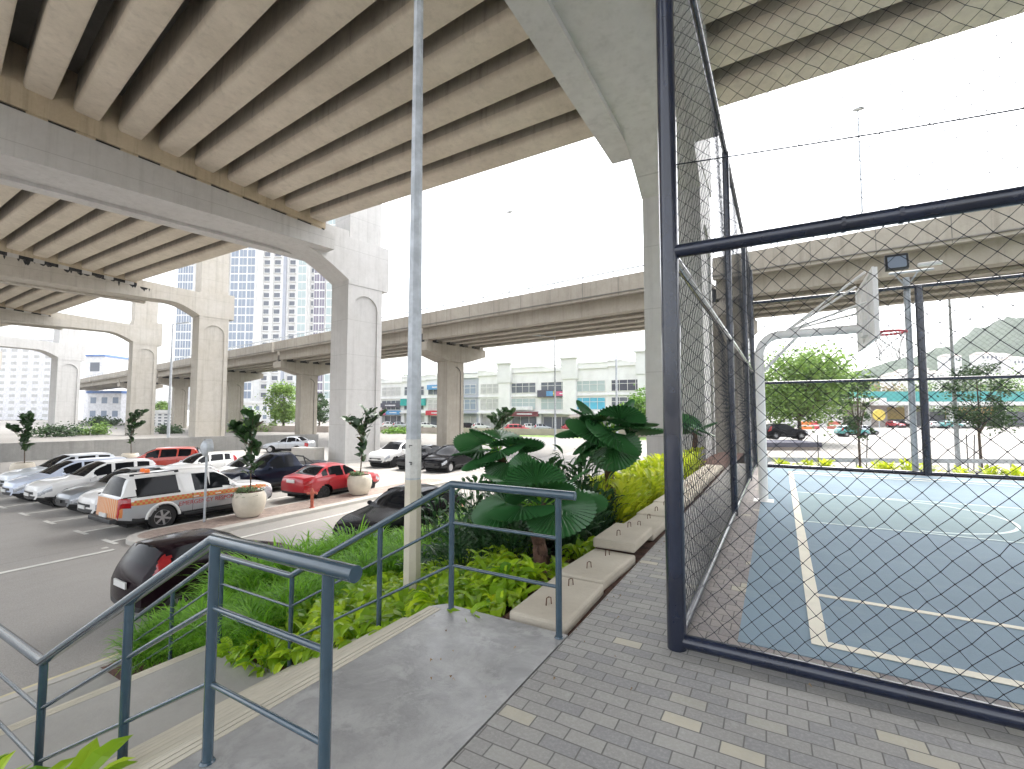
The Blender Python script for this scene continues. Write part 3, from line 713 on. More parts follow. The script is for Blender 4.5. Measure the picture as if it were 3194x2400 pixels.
FX, FY, BY, HT = -.65, 3.37, 15.25, 5.75
ft = thing('court_fence', 'dark navy pipe fence with knotted netting around the basketball court', 'fence', (0, 0, 0))
def bar(name, a, b, r, n=12):
    m = MB(); m.tube([a, b], r, n); return m.build(name, M['fence'], ft, smooth=50)
bar('corner_post', (FX, FY, -.02), (FX, FY, HT + .1), .063, 16)
for y, r in ((8.0, .05), (12.1, .05), (BY, .055)): bar('post', (FX, y, 0), (FX, y, HT), r)
for x in (3.13, 7.2, 11.3): bar('post', (x, BY, 0), (x, BY, 4.78), .085)
bar('post', (6.0, FY, 0), (6.0, FY, HT), .06)
for z, r in ((.055, .047), (2.72, .047), (HT, .045)): bar('rail', (FX, FY, z), (9, FY, z), r, 14)
for z, r in ((.05, .035), (2.72, .038), (HT, .04)): bar('rail', (FX, FY, z), (FX, BY, z), r)
for z, r in ((.05, .05), (2.40, .042), (4.76, .045)): bar('rail', (FX, BY, z), (14, BY, z), r)
m = MB(); m.tube([(FX + 5.2 * i / 20, FY + .012, 3.36 - .25 * i / 20 - .10 * math.sin(math.pi * i / 20)) for i in range(21)], .0045, 6); m.build('net_rope', M['net'], ft)
for x in (.35, .62): 
    m = MB(); m.tube([(x, FY, 2.72), (x + .02, FY, 2.72)], .052, 14); m.build('rail_joint', M['fence'], ft)
net('netting', (FX + .06, FY, .1), X, Z, 4.9, 2.57, .112, .0021, ft)
net('netting', (FX + .06, FY, 2.76), X, Z, 4.9, HT - 2.8, .112, .0017, ft)
net('netting', (FX, FY + .06, .09), Y, Z, BY - FY - .1, 2.58, .112, .0021, ft, .005)
net('netting', (FX, FY + .06, 2.76), Y, Z, BY - FY - .1, HT - 2.8, .112, .0019, ft, .005)
net('netting', (FX, BY, .1), X, Z, 10, 4.6, .125, .0017, ft, .005, False)
# hoop
ht = thing('basketball_hoop', 'white gooseneck basketball hoop with red rim inside the netted fence', 'basketball hoop', (-.30, 9.5, 0))
m = MB(); rr = .34
arc_ = [(rr - rr * math.cos(math.pi / 2 * i / 8), 0, 2.95 - rr + rr * math.sin(math.pi / 2 * i / 8)) for i in range(9)]
m.tube([(0, 0, 0)] + arc_ + [(1.54, 0, 2.96)], .075, 16); m.box(-.16, .16, -.16, .16, 0, .014); m.build('pole', M['hoopwhite'], ht, smooth=50)
m = MB(); m.tube([(.03, 0, 2.28), (.62, 0, 2.93)], .028, 8)
for y in (-.5, .5): m.tube([(.42, 0, 3.0), (1.52, y, 3.78)], .02, 8); m.tube([(.42, 0, 3.0), (1.52, y, 3.30)], .02, 8)
m.build('brace', M['hoopwhite'], ht, smooth=50)
m = MB(); m.box(1.57, 1.61, -.9, .9, 2.68, 3.74); m.build('backboard', M['hoopwhite'], ht, bevel=.006)
m = MB()
for z in (2.70, 3.72): m.box(1.545, 1.57, -.9, .9, z - .03, z + .03)
for y in (-.87, .87, -.3, .3): m.box(1.545, 1.57, y - .03, y + .03, 2.73, 3.69)
m.box(1.5, 1.57, -.18, .18, 2.82, 3.08); m.build('board_frame', M['hoopwhite'], ht)
m = MB(); n = 24
m.tube([(1.85 + .225 * math.cos(2 * math.pi * i / n), .225 * math.sin(2 * math.pi * i / n), 2.86) for i in range(n + 1)], .02, 8)
m.add([(1.61, -.12, 2.87), (1.61, .12, 2.87), (1.78, .16, 2.865), (1.78, -.16, 2.865), (1.61, -.10, 2.72), (1.61, .10, 2.72)], [(0, 1, 2, 3), (4, 5, 1, 0), (4, 0, 3), (1, 5, 2), (4, 3, 2, 5)])
m.build('rim', M['hoopred'], ht)
m = MB()
def ring(k, tw): 
    rad, z = [(.22, 2.85), (.185, 2.76), (.155, 2.67), (.135, 2.58), (.13, 2.49), (.14, 2.41)][k]
    return [(1.85 + rad * math.cos(2 * math.pi * (i + tw) / 12), rad * math.sin(2 * math.pi * (i + tw) / 12), z) for i in range(12)]
for k in range(5):
    a, b = ring(k, .5 * (k % 2)), ring(k + 1, .5 * ((k + 1) % 2)); s = 0 if k % 2 else -1
    for i in range(12): m.tube([a[i], b[i]], .006, 4, cap=False); m.tube([a[i], b[(i + (1 if k % 2 else -1)) % 12]], .005, 4, cap=False)
m.build('hoop_net', M['hoopwhite'], ht)
# floodlight mast behind the far fence
t = thing('floodlight_mast', 'grey mast with a square floodlight on a cross bar, standing against the far fence', 'floodlight', (2.93, 15.42, 0))
m = MB(); m.tube([(0, 0, 0), (0, 0, 5.05)], .07, 10); m.build('mast', M['galv'], t, smooth=50)
m = MB(); m.tube([(-.35, 0, 5.2), (.55, 0, 5.2)], .03, 8); m.tube([(0, 0, 4.8), (-.25, 0, 5.2)], .02, 6); m.tube([(0, 0, 4.8), (.25, 0, 5.2)], .02, 6); m.build('cross_bar', M['galv'], t)
m = MB(); m.obox((-.2, -.1, 5.46), (.24, 0, 0), (0, .07, -.02), (0, .04, .2)); f = m.build('floodlight', M['trim'], t, bevel=.02)
m = MB(); m.obox((-.2, -.178, 5.45), (.19, 0, 0), (0, .004, 0), (0, .035, .155)); m.build('lens', M['winblue'], f)
m = MB(); m.obox((.47, -.05, 5.33), (.24, 0, 0), (0, .06, 0), (0, 0, .045)); m.build('batten_lamp', M['white'], t, bevel=.02)
# precast blocks edging the bed, each with a bent lifting bar
GB = 'precast concrete edging blocks'
blocks = [(3.24, .92, -.045, 3.), (4.20, .92, -.03, -1.5), (5.15, .86, .075, 2.), (6.05, .95, -.01, 1.), (7.05, 1.0, 0, 0), (8.1, 1.0, 0, 0), (9.15, 1.0, 0, 0), (10.2, 1.0, 0, 0), (11.25, 1.0, .0, 0), (12.3, 1.0, 0, 0), (13.35, 1.0, 0, 0)]
bl = ['precast edging block nearest the landing, beside the last handrail post', 'precast edging block second from the landing', 'raised precast block lying crooked on top of the edging, third from the landing', 'precast edging block just beyond the raised crooked one']
for i, (y, ln, dz, rz) in enumerate(blocks):
    th = thing('edging_block', bl[i] if i < 4 else 'precast edging block running along the foot of the side netting', 'concrete block', (-1.67, y + ln / 2, dz), R(rz - 2), GB)
    m = MB(); m.box(-.23, .25, -ln / 2, ln / 2, -.03, .08); m.build('slab', M['block'], th, bevel=.022)
    for k in (-.25, .27):
        m = MB(); m.tube([(-.012, k * ln, .08), (-.012, k * ln + .01, .135), (.0, k * ln + .025, .142), (.012, k * ln + .04, .135), (.012, k * ln + .05, .08)], .005, 6); m.build('lifting_bar', M['rust'], th)
struct('edging_bed', MB().box(-1.98, -1.352, 3.2, 15.5, -.4, -.05), M['soil'])
# ------------------------------------------------------------------ planting
def blade(m, base, d, up, ln, wd, droop, n=4, fold=.25, mi=0, shape=(.35, .9, 1., .7, .0)):
    """one leaf: strip of quads either side of a folded midrib, arching over"""
    d = d.normalized(); side = d.cross(up).normalized(); p = Vector(base); dirv = (d * .6 + up * .8).normalized()
    rows = []
    for i in range(n + 1):
        wv = wd * shape[min(len(shape) - 1, int(i * (len(shape) - 1) / n + .5))] / 2
        nrm = side.cross(dirv)
        rows.append((p + side * wv + nrm * fold * wv, p.copy(), p - side * wv + nrm * fold * wv))
        p = p + dirv * (ln / n); dirv = (dirv + Vector((0, 0, -droop / n))).normalized()
    o = len(m.v)
    for r_ in rows: m.v += [tuple(q) for q in r_]
    for i in range(n):
        a = o + i * 3; m.f += [(a, a + 1, a + 4, a + 3), (a + 1, a + 2, a + 5, a + 4)]; m.m += [mi, mi]
    return rows
def rdir(rnd, tilt): 
    t = rnd.uniform(0, 2 * math.pi); return Vector((math.cos(t), math.sin(t), tilt))
def leafy(name, mat, seed, nl, ln, wd, spread, hgt, shape=(.25, .85, 1., .75, .0), droop=1.3):
    rnd = random.Random(seed); m = MB()
    for i in range(nl):
        d = rdir(rnd, 0); h = rnd.uniform(.0, hgt); b = Vector((d.x, d.y, 0)) * rnd.uniform(0, spread) + Vector((0, 0, h))
        s = rnd.uniform(.7, 1.2)
        m.tube([(b.x * .3, b.y * .3, -.04), b], .004, 3, cap=False)
        blade(m, b, d, (Vector((0, 0, 1)) + rdir(rnd, 0) * .25).normalized(), ln * s, wd * s, droop * rnd.uniform(.6, 1.3), 4, .3, shape=shape)
    return m.build(name, mat, None, smooth=False)
def scatter(protos, spots, label, cat, group, s0=.8, s1=1.2, zoff=0, zf=None):
    rnd = random.Random(len(spots)); first = {}
    for i, (x, y) in enumerate(spots):
        k = rnd.randrange(len(protos)); pr = protos[k]
        o = pr if k not in first else pr.copy()
        if k in first: COL.objects.link(o)
        first[k] = 1
        o.location = (x, y, (zf or bedz)(x, y) + zoff); s = rnd.uniform(s0, s1); o.scale = (s, s, s * rnd.uniform(.85, 1.15))
        o.rotation_euler = (rnd.uniform(-.12, .12), rnd.uniform(-.12, .12), rnd.uniform(0, 6.28))
        tag(o, label, cat, group)
    for k, pr in enumerate(protos):
        if k not in first: bpy.data.objects.remove(pr)
def fill(x0, x1, y0, y1, n, seed, ok=None, dmin=.16):
    rnd = random.Random(seed); out = []; tries = 0
    while len(out) < n and tries < n * 40:
        tries += 1; x, y = rnd.uniform(x0, x1), rnd.uniform(y0, y1)
        if ok and not ok(x, y): continue
        if all((x - a) ** 2 + (y - b) ** 2 > dmin ** 2 for a, b in out): out.append((x, y))
    return out
pole_xy = (-3.86, 4.32)
bare = lambda x, y: ((x + 2.55) / .5) ** 2 + ((y - 4.95) / .55) ** 2 < 1 or (x - pole_xy[0]) ** 2 + (y - pole_xy[1]) ** 2 < .03
okA = lambda x, y: not bare(x, y) and x < -2.0 and y < 5.6 + .3 * math.sin(x * 3) and x > -5.75 + .45 * math.sin(y * 2.2)
protos = [leafy('lime_leaf_plant', M['pothos'], s, 13, .225, .082, .07, .13, droop=2.3) for s in (1, 2, 3, 4, 5, 6)]
scatter(protos, fill(-5.9, -2.1, 3.04, 6.2, 235, 5, okA, .155), 'low plant with lime green pointed leaves in the flower bed behind the stair rails', 'plant', 'lime leaved bed plants', .8, 1.25)
protos = [leafy('lime_leaf_plant', M['pothos'], s + 20, 14, .26, .085, .09, .14) for s in (1, 2)]
scatter(protos, [(-3.35, .66), (-3.15, .86), (-3.62, .80), (-3.5, .5), (-3.85, .72), (-4.1, .84), (-4.3, .6), (-2.75, .88), (-4.6, .85), (-3.9, .45)], 'plant with lime green leaves poking up at the bottom left, in front of the stairs', 'plant', 'lime leaved plants before the stairs', .9, 1.2, .06)
# golden hedge along the court fence
protos = [leafy('golden_hedge_plant', M['hedge'], s + 40, 60, .17, .065, .16, .52, droop=.9) for s in (1, 2, 3)]
okH = lambda x, y: y > 7.15 - .8 * (x + 2.15)
scatter(protos, fill(-3.9, -2.15, 6.2, 15.5, 120, 8, okH, .26), 'golden yellow hedge plant growing along the edging blocks by the side fence', 'hedge plant', 'golden hedge plants', .85, 1.2)
protos = [leafy('golden_hedge_plant', M['hedge'], s + 60, 40, .17, .065, .2, .2, droop=.9) for s in (1, 2)]
scatter(protos, fill(-.3, 13, 15.65, 16.6, 90, 9, None, .2), 'yellow green ground plant beyond the far fence of the court', 'hedge plant', 'golden plants beyond the court', .7, 1.1, 0, lambda x, y: -.02 if y < 15.9 else -.03 - (y - 15.9) * .7)
# fine bamboo-like grass over the lower slope
def tuft(seed, n, ln, wd):
    rnd = random.Random(seed); m = MB()
    for i in range(n):
        d = rdir(rnd, 0); r = rnd.uniform(0, .22); h = rnd.uniform(.02, .38)
        b = Vector((d.x * r, d.y * r, h * .9)); s = rnd.uniform(.6, 1.25)
        blade(m, b, d, Vector((0, 0, 1)), ln * s, wd, rnd.uniform(.8, 2.3), 4, .2, shape=(.6, 1., .9, .6, .05))
    return m.build('fine_leaf_clump', M['bamboo'], None)
protos = [tuft(s, 240, .26, .013) for s in (1, 2, 3)]
okB = lambda x, y: x < -5.2 + .5 * math.sin(y * 2.2) - (.25 if y < 3.4 else 0)
scatter(protos, fill(-8.35, -4.9, 3.2, 9.5, 190, 12, okB, .2), 'feathery bright green grass clump on the lower slope above the kerb', 'grass clump', 'feathery grass clumps', .95, 1.4)
protos = [tuft(s + 10, 200, .26, .013) for s in (1, 2)]
scatter(protos, fill(-8.3, -4.2, 8.5, 13.5, 70, 14, lambda x, y: x < -5.0 - .1 * (y - 8.5), .3), 'feathery bright green grass clump on the slope behind the fan palms', 'grass clump', 'feathery grass clumps farther off', 1.0, 1.5)
# dark undergrowth below the palms
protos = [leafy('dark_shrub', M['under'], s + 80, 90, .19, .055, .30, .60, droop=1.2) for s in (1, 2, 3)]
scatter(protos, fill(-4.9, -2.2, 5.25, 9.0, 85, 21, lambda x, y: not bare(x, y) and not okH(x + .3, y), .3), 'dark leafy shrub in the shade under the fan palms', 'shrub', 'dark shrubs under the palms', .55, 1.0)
protos = [leafy('dark_shrub', M['under'], s + 90, 110, .2, .07, .4, 1.2, droop=1.2) for s in (1, 2)]
scatter(protos, [(-3.1, 6.5), (-2.65, 6.9), (-3.4, 7.3), (-2.9, 7.5), (-3.5, 5.7), (-3.9, 6.9), (-4.9, 6.6), (-5.0, 7.3), (-4.4, 7.2), (-5.3, 8.0), (-4.5, 8.6), (-3.9, 9.2), (-5.6, 6.9), (-4.8, 9.5)], 'tall dark shrub left of the fan palms, its glossy leaves hiding the parked cars', 'shrub', 'tall dark shrubs', .8, 1.1)
protos = [tuft(s + 30, 220, .3, .014) for s in (1, 2)]
scatter(protos, fill(-8.35, -7.3, 4.5, 7.3, 30, 17, None, .2), 'tall feathery grass clump at the kerb, hiding the nose of the small black car', 'grass clump', 'tall grass clumps at the kerb', 1.7, 2.2)
# fan palms
def fan_leaf(m, hub, d, up, rad, seed):
    """round pleated fan with a toothed rim, split where the stalk joins"""
    rnd = random.Random(seed); d = d.normalized(); side = d.cross(up).normalized(); nrm = side.cross(d).normalized()
    n = 30; o = len(m.v); m.v.append(tuple(hub))
    for ring, fr in enumerate((.35, .7, .93, 1.0)):
        for i in range(2 * n + 1):
            a = -2.25 + 4.5 * i / (2 * n); pl = (1 if i % 2 else -1) * .5 * math.pi * rad / n * fr * .55
            rr = rad * fr * (1 - .10 * (abs(a) / 2.25) ** 2)
            if ring == 3: rr = rad * ((1.0 if i % 2 else .90) - .10 * (abs(a) / 2.25) ** 2)
            q = hub + d * math.cos(a) * rr + side * math.sin(a) * rr + nrm * (pl - .15 * fr * fr * rad * (.6 + .4 * math.cos(a))) 
            m.v.append(tuple(q))
    w_ = 2 * n + 1
    for i in range(2 * n): m.f.append((o, o + 1 + i, o + 2 + i)); m.m.append(0)
    for k in range(3):
        for i in range(2 * n):
            a = o + 1 + k * w_ + i; m.f.append((a, a + w_, a + w_ + 1, a + 1)); m.m.append(0)
def palm(label, loc, trunk_h, fr, seed, group='fan palms in the flower bed'):
    rnd = random.Random(seed)
    t = thing('fan_palm', label, 'palm', loc, 0, group)
    m = MB(); k = 9
    m.tube([(.02 * math.sin(i), .02 * math.cos(i * 1.7), -.15 + (trunk_h + .15) * i / k) for i in range(k + 1)], [.085 - .02 * i / k + .012 * (i % 2) for i in range(k + 1)], 9)
    for i in range(60):
        z = rnd.uniform(.03, trunk_h); a = rnd.uniform(0, 6.28); c = Vector((math.cos(a), math.sin(a), 0))
        blade(m, c * .07 + Vector((0, 0, z)), c, Vector((0, 0, 1)), rnd.uniform(.08, .2), .02, rnd.uniform(0, 2.4), 2, .1)
    m.build('trunk', M['fibre'], t)
    for i, (az, el, st, rad) in enumerate(fr):
        c = Vector((math.cos(R(az)) * math.cos(R(el)), math.sin(R(az)) * math.cos(R(el)), math.sin(R(el))))
        hub = Vector((0, 0, trunk_h)) + c * st
        m = MB(); tl = Vector((-c.y, c.x, 0)) * rnd.uniform(-.55, .55); fan_leaf(m, hub, (c + Vector((0, 0, rnd.uniform(-.35, .1)))).normalized(), (Vector((0, 0, 1)) + tl).normalized(), rad, seed * 31 + i)
        f = m.build('frond', M['palm'], t)
        m = MB(); m.tube([(0, 0, trunk_h - .05), Vector((0, 0, trunk_h)) + c * st * .6 + Vector((0, 0, .03)), hub], [.013, .010, .007], 5); m.build('stalk', M['bamboo'], f)
    return t
palm('fan palm right behind the far handrail, its fronds lapping over the top rail', (-2.5, 5.0, -.17), .66,
     [(-95, 6, .36, .44), (-150, 4, .40, .46), (-30, 4, .38, .44), (170, 22, .42, .46), (60, 30, .36, .42), (110, 34, .32, .42), (15, 14, .38, .44), (-62, 34, .36, .44), (-128, 38, .36, .44), (-80, 62, .3, .4), (140, 60, .3, .4)], 3)
palm('tallest fan palm, its trunk standing clear beside the golden hedge', (-2.65, 8.1, -.18), 1.42,
     [(-110, 2, .36, .58), (-165, 6, .40, .6), (-60, -2, .38, .58), (150, 28, .38, .56), (40, 20, .38, .54), (-10, 6, .40, .6), (-140, -34, .4, .5), (-60, -36, .4, .5), (95, 28, .36, .48), (-135, 42, .34, .48), (-85, 34, .34, .48), (-30, 38, .34, .48), (-140, -22, .36, .44), (-30, -24, .36, .44), (20, 60, .3, .42)], 5)
palm('fan palm at the back left of the group with two fronds held up', (-3.8, 6.25, -.45), 1.4,
     [(-165, 22, .34, .46), (-15, 24, .36, .46), (-100, -6, .34, .42), (120, 36, .34, .44), (60, 20, .34, .42), (175, -10, .36, .42), (-60, 10, .36, .42), (-130, 8, .36, .42), (-90, 44, .32, .4), (-40, -20, .36, .4)], 8)
palm('small fan palm seen through the side netting beside the corner post', (-2.35, 15.6, -.2), 1.15,
     [(-110, 25, .3, .5), (-170, 20, .32, .5), (-50, 15, .32, .5), (20, 30, .3, .45), (120, 30, .3, .45), (-140, 60, .3, .45)], 11)
# dry leaves and twigs on the bare soil
m = MB(); rnd = random.Random(4)
for i in range(120):
    x, y = rnd.gauss(-2.55, .32), rnd.gauss(4.8, .4)
    if y < 3.25 or x > -2.05: continue
    blade(m, (x, y, bedz(x, y) + .012), rdir(rnd, 0), Vector((0, 0, 1)), rnd.uniform(.05, .16), rnd.uniform(.012, .04), 3.2, 3, .3)
tag(m.build('dry_leaves', M['dryleaf']), 'dry brown leaves and twigs littering the bare soil under the front palm', 'leaf litter', kind='stuff')
# ------------------------------------------------------------------ planters with fig trees
GPOT = 'round cream planter bowls'
def planter(label, loc, sc=1., rim=True):
    t = thing('planter', label, 'planter', loc, 0, GPOT); t.scale = (sc, sc, sc)
    m = MB(); prof = [(.36, 0), (.44, .03), (.56, .25), (.63, .55), (.625, .78), (.56, .98), (.52, 1.03), (.49, 1.03), (.49, .96), (.01, .95)]
    m.lathe(prof, 36); m.build('bowl', M['pot'], t, smooth=40)
    m = MB(); m.lathe([(.01, .93), (.5, .965), (.01, .99)], 20); m.build('soil', M['soil'], t)
    return t
trail = None
def trailing(label, loc, seed):
    rnd = random.Random(seed); m = MB()
    for i in range(420):
        a = rnd.gauss(-2.4, 1.1); r = rnd.uniform(.1, .58); z = 1.0 + rnd.uniform(0, .1) - (max(0, r - .48) * 3.2)
        blade(m, (math.cos(a) * r, math.sin(a) * r, z), rdir(rnd, 0), Vector((0, 0, 1)), rnd.uniform(.09, .19), .075, 2.0, 2, .2)
    o = m.build('trailing_plant', M['trail']); o.location = loc
    return tag(o, label, 'plant', 'trailing plants in the bowls')
def fig(label, loc, h0, h1, lean, seed, nl=75, group='potted fig trees'):
    rnd = random.Random(seed); t = thing('fig_tree', label, 'tree', loc, 0, group)
    m = MB(); lx, ly = lean
    P_ = lambda f: Vector((lx * f * f + .05 * math.sin(f * 5 + seed), ly * f * f + .05 * math.cos(f * 4), h1 * f))
    m.tube([P_(i / 8) for i in range(9)], [.028 - .0022 * i for i in range(9)], 6)
    br = [(rnd.uniform(.45, .8), rdir(rnd, .75)) for i in range(4)]
    for f, d in br: m.tube([P_(f), P_(f) + d * .28, P_(f) + d * .55 + Vector((0, 0, .15))], [.014, .011, .008], 5)
    m.build('trunk', M['bark'], t, smooth=50)
    m = MB()
    for i in range(nl):
        if i % 2: c = P_(h0 / h1 + (1 - h0 / h1) * (i / nl)); c = c + rdir(rnd, 0) * rnd.uniform(.02, .22)
        else: f, d = br[(i // 2) % 4]; c = P_(f) + d * rnd.uniform(.25, .75) + Vector((0, 0, .1))
        blade(m, c, rdir(rnd, rnd.uniform(-.2, .5)), (Vector((0, 0, 1)) + rdir(rnd, 0) * .4).normalized(), rnd.uniform(.26, .44), rnd.uniform(.19, .30), rnd.uniform(.2, 1.4), 3, .15, shape=(.3, .8, 1., .55))
    m.build('crown', M['fig'], t)
    return t
zi = ZL + .125
pots = [((-16.4, 9.85), 'cream planter bowl in front of the white pickup', 'planter bowl beside the pickup', 2.62, (.05, .05), 75, 11), ((-16.4, 14.85), 'cream planter bowl in front of the red sedan', 'planter bowl beside the red sedan', 2.95, (.35, .1), 70, 12)]
for (x, y), lb_, wh, ht_, ln_, nl, sd_ in pots:
    planter(lb_, (x, y, zi), .84); trailing('trailing green plant spilling over the rim of the ' + wh, (x, y, zi), sd_).scale = (.86, .86, .86)
    fig('slim fig tree with large dark leaves growing from the ' + wh, (x, y, zi + .82), .55, ht_, ln_, sd_, int(nl * 1.5))
for px, d, lb_, ht_, ln_, sd_ in ((58, 27, 'by the left edge of the photo', 2.75, (-.1, .25), 21), (287, 33, 'in front of the ochre stained pier', 2.9, (.25, .05), 22), (1072, 25.5, 'behind the back palm, before the shop row', 2.9, (.1, .1), 23)):
    p = spot(px, d, ZL); planter('cream planter bowl ' + lb_, p, .84)
    fig('slim fig tree standing ' + lb_, (p.x, p.y, ZL + .82), .7, ht_, ln_, sd_, 120)

# a few fallen leaves and crumbs of soil on the paving and the landing
m = MB(); rnd = random.Random(14)
for i in range(46):
    x, y = (rnd.uniform(-1.3, 2.2), rnd.uniform(1.2, 3.3)) if i % 3 else (rnd.uniform(-2.4, -1.4), rnd.uniform(2.2, 3.15))
    if i % 4 == 0: x, y = rnd.uniform(-1.34, -1.1), rnd.uniform(2.8, 6)
    blade(m, (x, y, .006), rdir(rnd, 0), Vector((0, 0, 1)), rnd.uniform(.015, .05), rnd.uniform(.006, .018), 3.4, 2, .3)
tag(m.build('fallen_leaves', M['dryleaf']), 'small dry leaf scraps scattered over the pavers and the landing', 'leaf litter', kind='stuff')
# ------------------------------------------------------------------ vehicles
def lerp_prof(pr, x):
    """monotone smooth interpolation through control points"""
    if x <= pr[0][0]: return pr[0][1]
    for i in range(len(pr) - 1):
        (x0, y0), (x1, y1) = pr[i], pr[i + 1]
        if x <= x1:
            def sl(j):
                if j <= 0 or j >= len(pr) - 1: return None
                a = (pr[j][1] - pr[j - 1][1]) / (pr[j][0] - pr[j - 1][0]); b = (pr[j + 1][1] - pr[j][1]) / (pr[j + 1][0] - pr[j][0])
                return 0 if a * b <= 0 else 2 * a * b / (a + b)
            d = (y1 - y0) / (x1 - x0); m0 = sl(i); m1 = sl(i + 1); m0 = d if m0 is None else m0; m1 = d if m1 is None else m1
            t = (x - x0) / (x1 - x0); h = x1 - x0
            return (2 * t**3 - 3 * t**2 + 1) * y0 + (t**3 - 2 * t**2 + t) * h * m0 + (-2 * t**3 + 3 * t**2) * y1 + (t**3 - t**2) * h * m1
    return pr[-1][1]
CARS = {
 # L, W, top profile, belt profile, wheel centres, wheel radius, glass x-ranges: windscreen, rear, side panes
 'sedan': dict(L=4.45, W=1.76, top=[(0, .62), (.06, .72), (.5, .86), (1.25, .97), (1.38, 1.0), (2.0, 1.36), (2.35, 1.46), (2.9, 1.475), (3.3, 1.40), (3.95, 1.09), (4.3, 1.06), (4.42, .98), (4.45, .84)],
   belt=[(0, .60), (.5, .80), (1.3, .92), (3.9, 1.0), (4.45, .82)], wh=(.85, 3.45), wr=.315, ws=(1.42, 2.28), rw=(3.26, 3.9), side=[(1.62, 2.42), (2.50, 3.25), (3.32, 3.62)]),
 'hatch': dict(L=3.95, W=1.70, top=[(0, .62), (.06, .74), (.5, .90), (1.05, 1.0), (1.15, 1.03), (1.75, 1.39), (2.1, 1.49), (2.9, 1.50), (3.45, 1.44), (3.75, 1.12), (3.9, .98), (3.95, .80)],
   belt=[(0, .60), (.5, .84), (1.1, .95), (3.6, 1.05), (3.95, .80)], wh=(.75, 3.2), wr=.31, ws=(1.18, 2.0), rw=(3.42, 3.72), side=[(1.4, 2.2), (2.28, 2.95), (3.02, 3.35)]),
 'suv': dict(L=4.50, W=1.86, top=[(0, .72), (.05, .88), (.45, 1.02), (1.2, 1.10), (1.3, 1.13), (1.95, 1.54), (2.3, 1.645), (3.2, 1.66), (3.95, 1.60), (4.25, 1.22), (4.44, 1.08), (4.5, .86)],
   belt=[(0, .70), (.45, .96), (1.25, 1.05), (4.0, 1.14), (4.5, .86)], wh=(.88, 3.55), wr=.36, ws=(1.34, 2.2), rw=(3.9, 4.22), side=[(1.6, 2.45), (2.53, 3.25), (3.33, 3.85)]),
 'mpv': dict(L=4.60, W=1.76, top=[(0, .66), (.06, .80), (.4, .93), (.95, 1.04), (1.05, 1.08), (1.75, 1.46), (2.1, 1.575), (3.0, 1.60), (4.05, 1.55), (4.35, 1.15), (4.55, .98), (4.6, .78)],
   belt=[(0, .64), (.4, .86), (1.0, .98), (4.1, 1.08), (4.6, .78)], wh=(.85, 3.6), wr=.32, ws=(1.1, 2.0), rw=(4.0, 4.33), side=[(1.45, 2.3), (2.38, 3.2), (3.28, 3.95)]),
 'minicar': dict(L=3.5, W=1.58, top=[(0, .58), (.06, .68), (.45, .84), (.95, .96), (1.05, 1.0), (1.65, 1.36), (1.95, 1.46), (2.5, 1.48), (3.1, 1.44), (3.32, 1.18), (3.44, .98), (3.5, .78)],
   belt=[(0, .60), (.45, .86), (.9, .97), (3.2, 1.05), (3.5, .78)], wh=(.68, 2.85), wr=.29, ws=(1.0, 1.68), rw=(3.1, 3.33), side=[(1.2, 1.9), (1.98, 2.55), (2.62, 2.95)]),
 'pickup': dict(L=5.20, W=1.80, top=[(0, .80), (.05, .96), (.4, 1.06), (1.25, 1.13), (1.35, 1.16), (1.95, 1.60), (2.25, 1.74), (3.0, 1.77), (3.3, 1.78), (3.5, 1.80), (4.7, 1.79), (4.86, 1.74), (5.12, 1.16), (5.17, 1.12), (5.2, .60)],
   belt=[(0, .78), (.4, 1.0), (1.3, 1.09), (5.15, 1.13), (5.2, .60)], wh=(.92, 3.95), wr=.39, ws=(1.4, 2.15), rw=(4.88, 5.10), side=[(1.66, 2.4), (2.48, 3.12), (3.55, 4.78)]),
 'pickup_open': dict(L=5.25, W=1.84, top=[(0, .80), (.05, .98), (.4, 1.08), (1.25, 1.15), (1.35, 1.18), (1.95, 1.62), (2.25, 1.76), (3.0, 1.78), (3.15, 1.72), (3.45, 1.22), (3.55, 1.16), (5.1, 1.18), (5.2, 1.12), (5.25, .62)],
   belt=[(0, .78), (.4, 1.0), (1.3, 1.10), (3.5, 1.14), (5.15, 1.14), (5.25, .62)], wh=(.92, 4.0), wr=.39, ws=(1.4, 2.15), rw=(3.16, 3.42), side=[(1.66, 2.4), (2.48, 3.08)]),
}
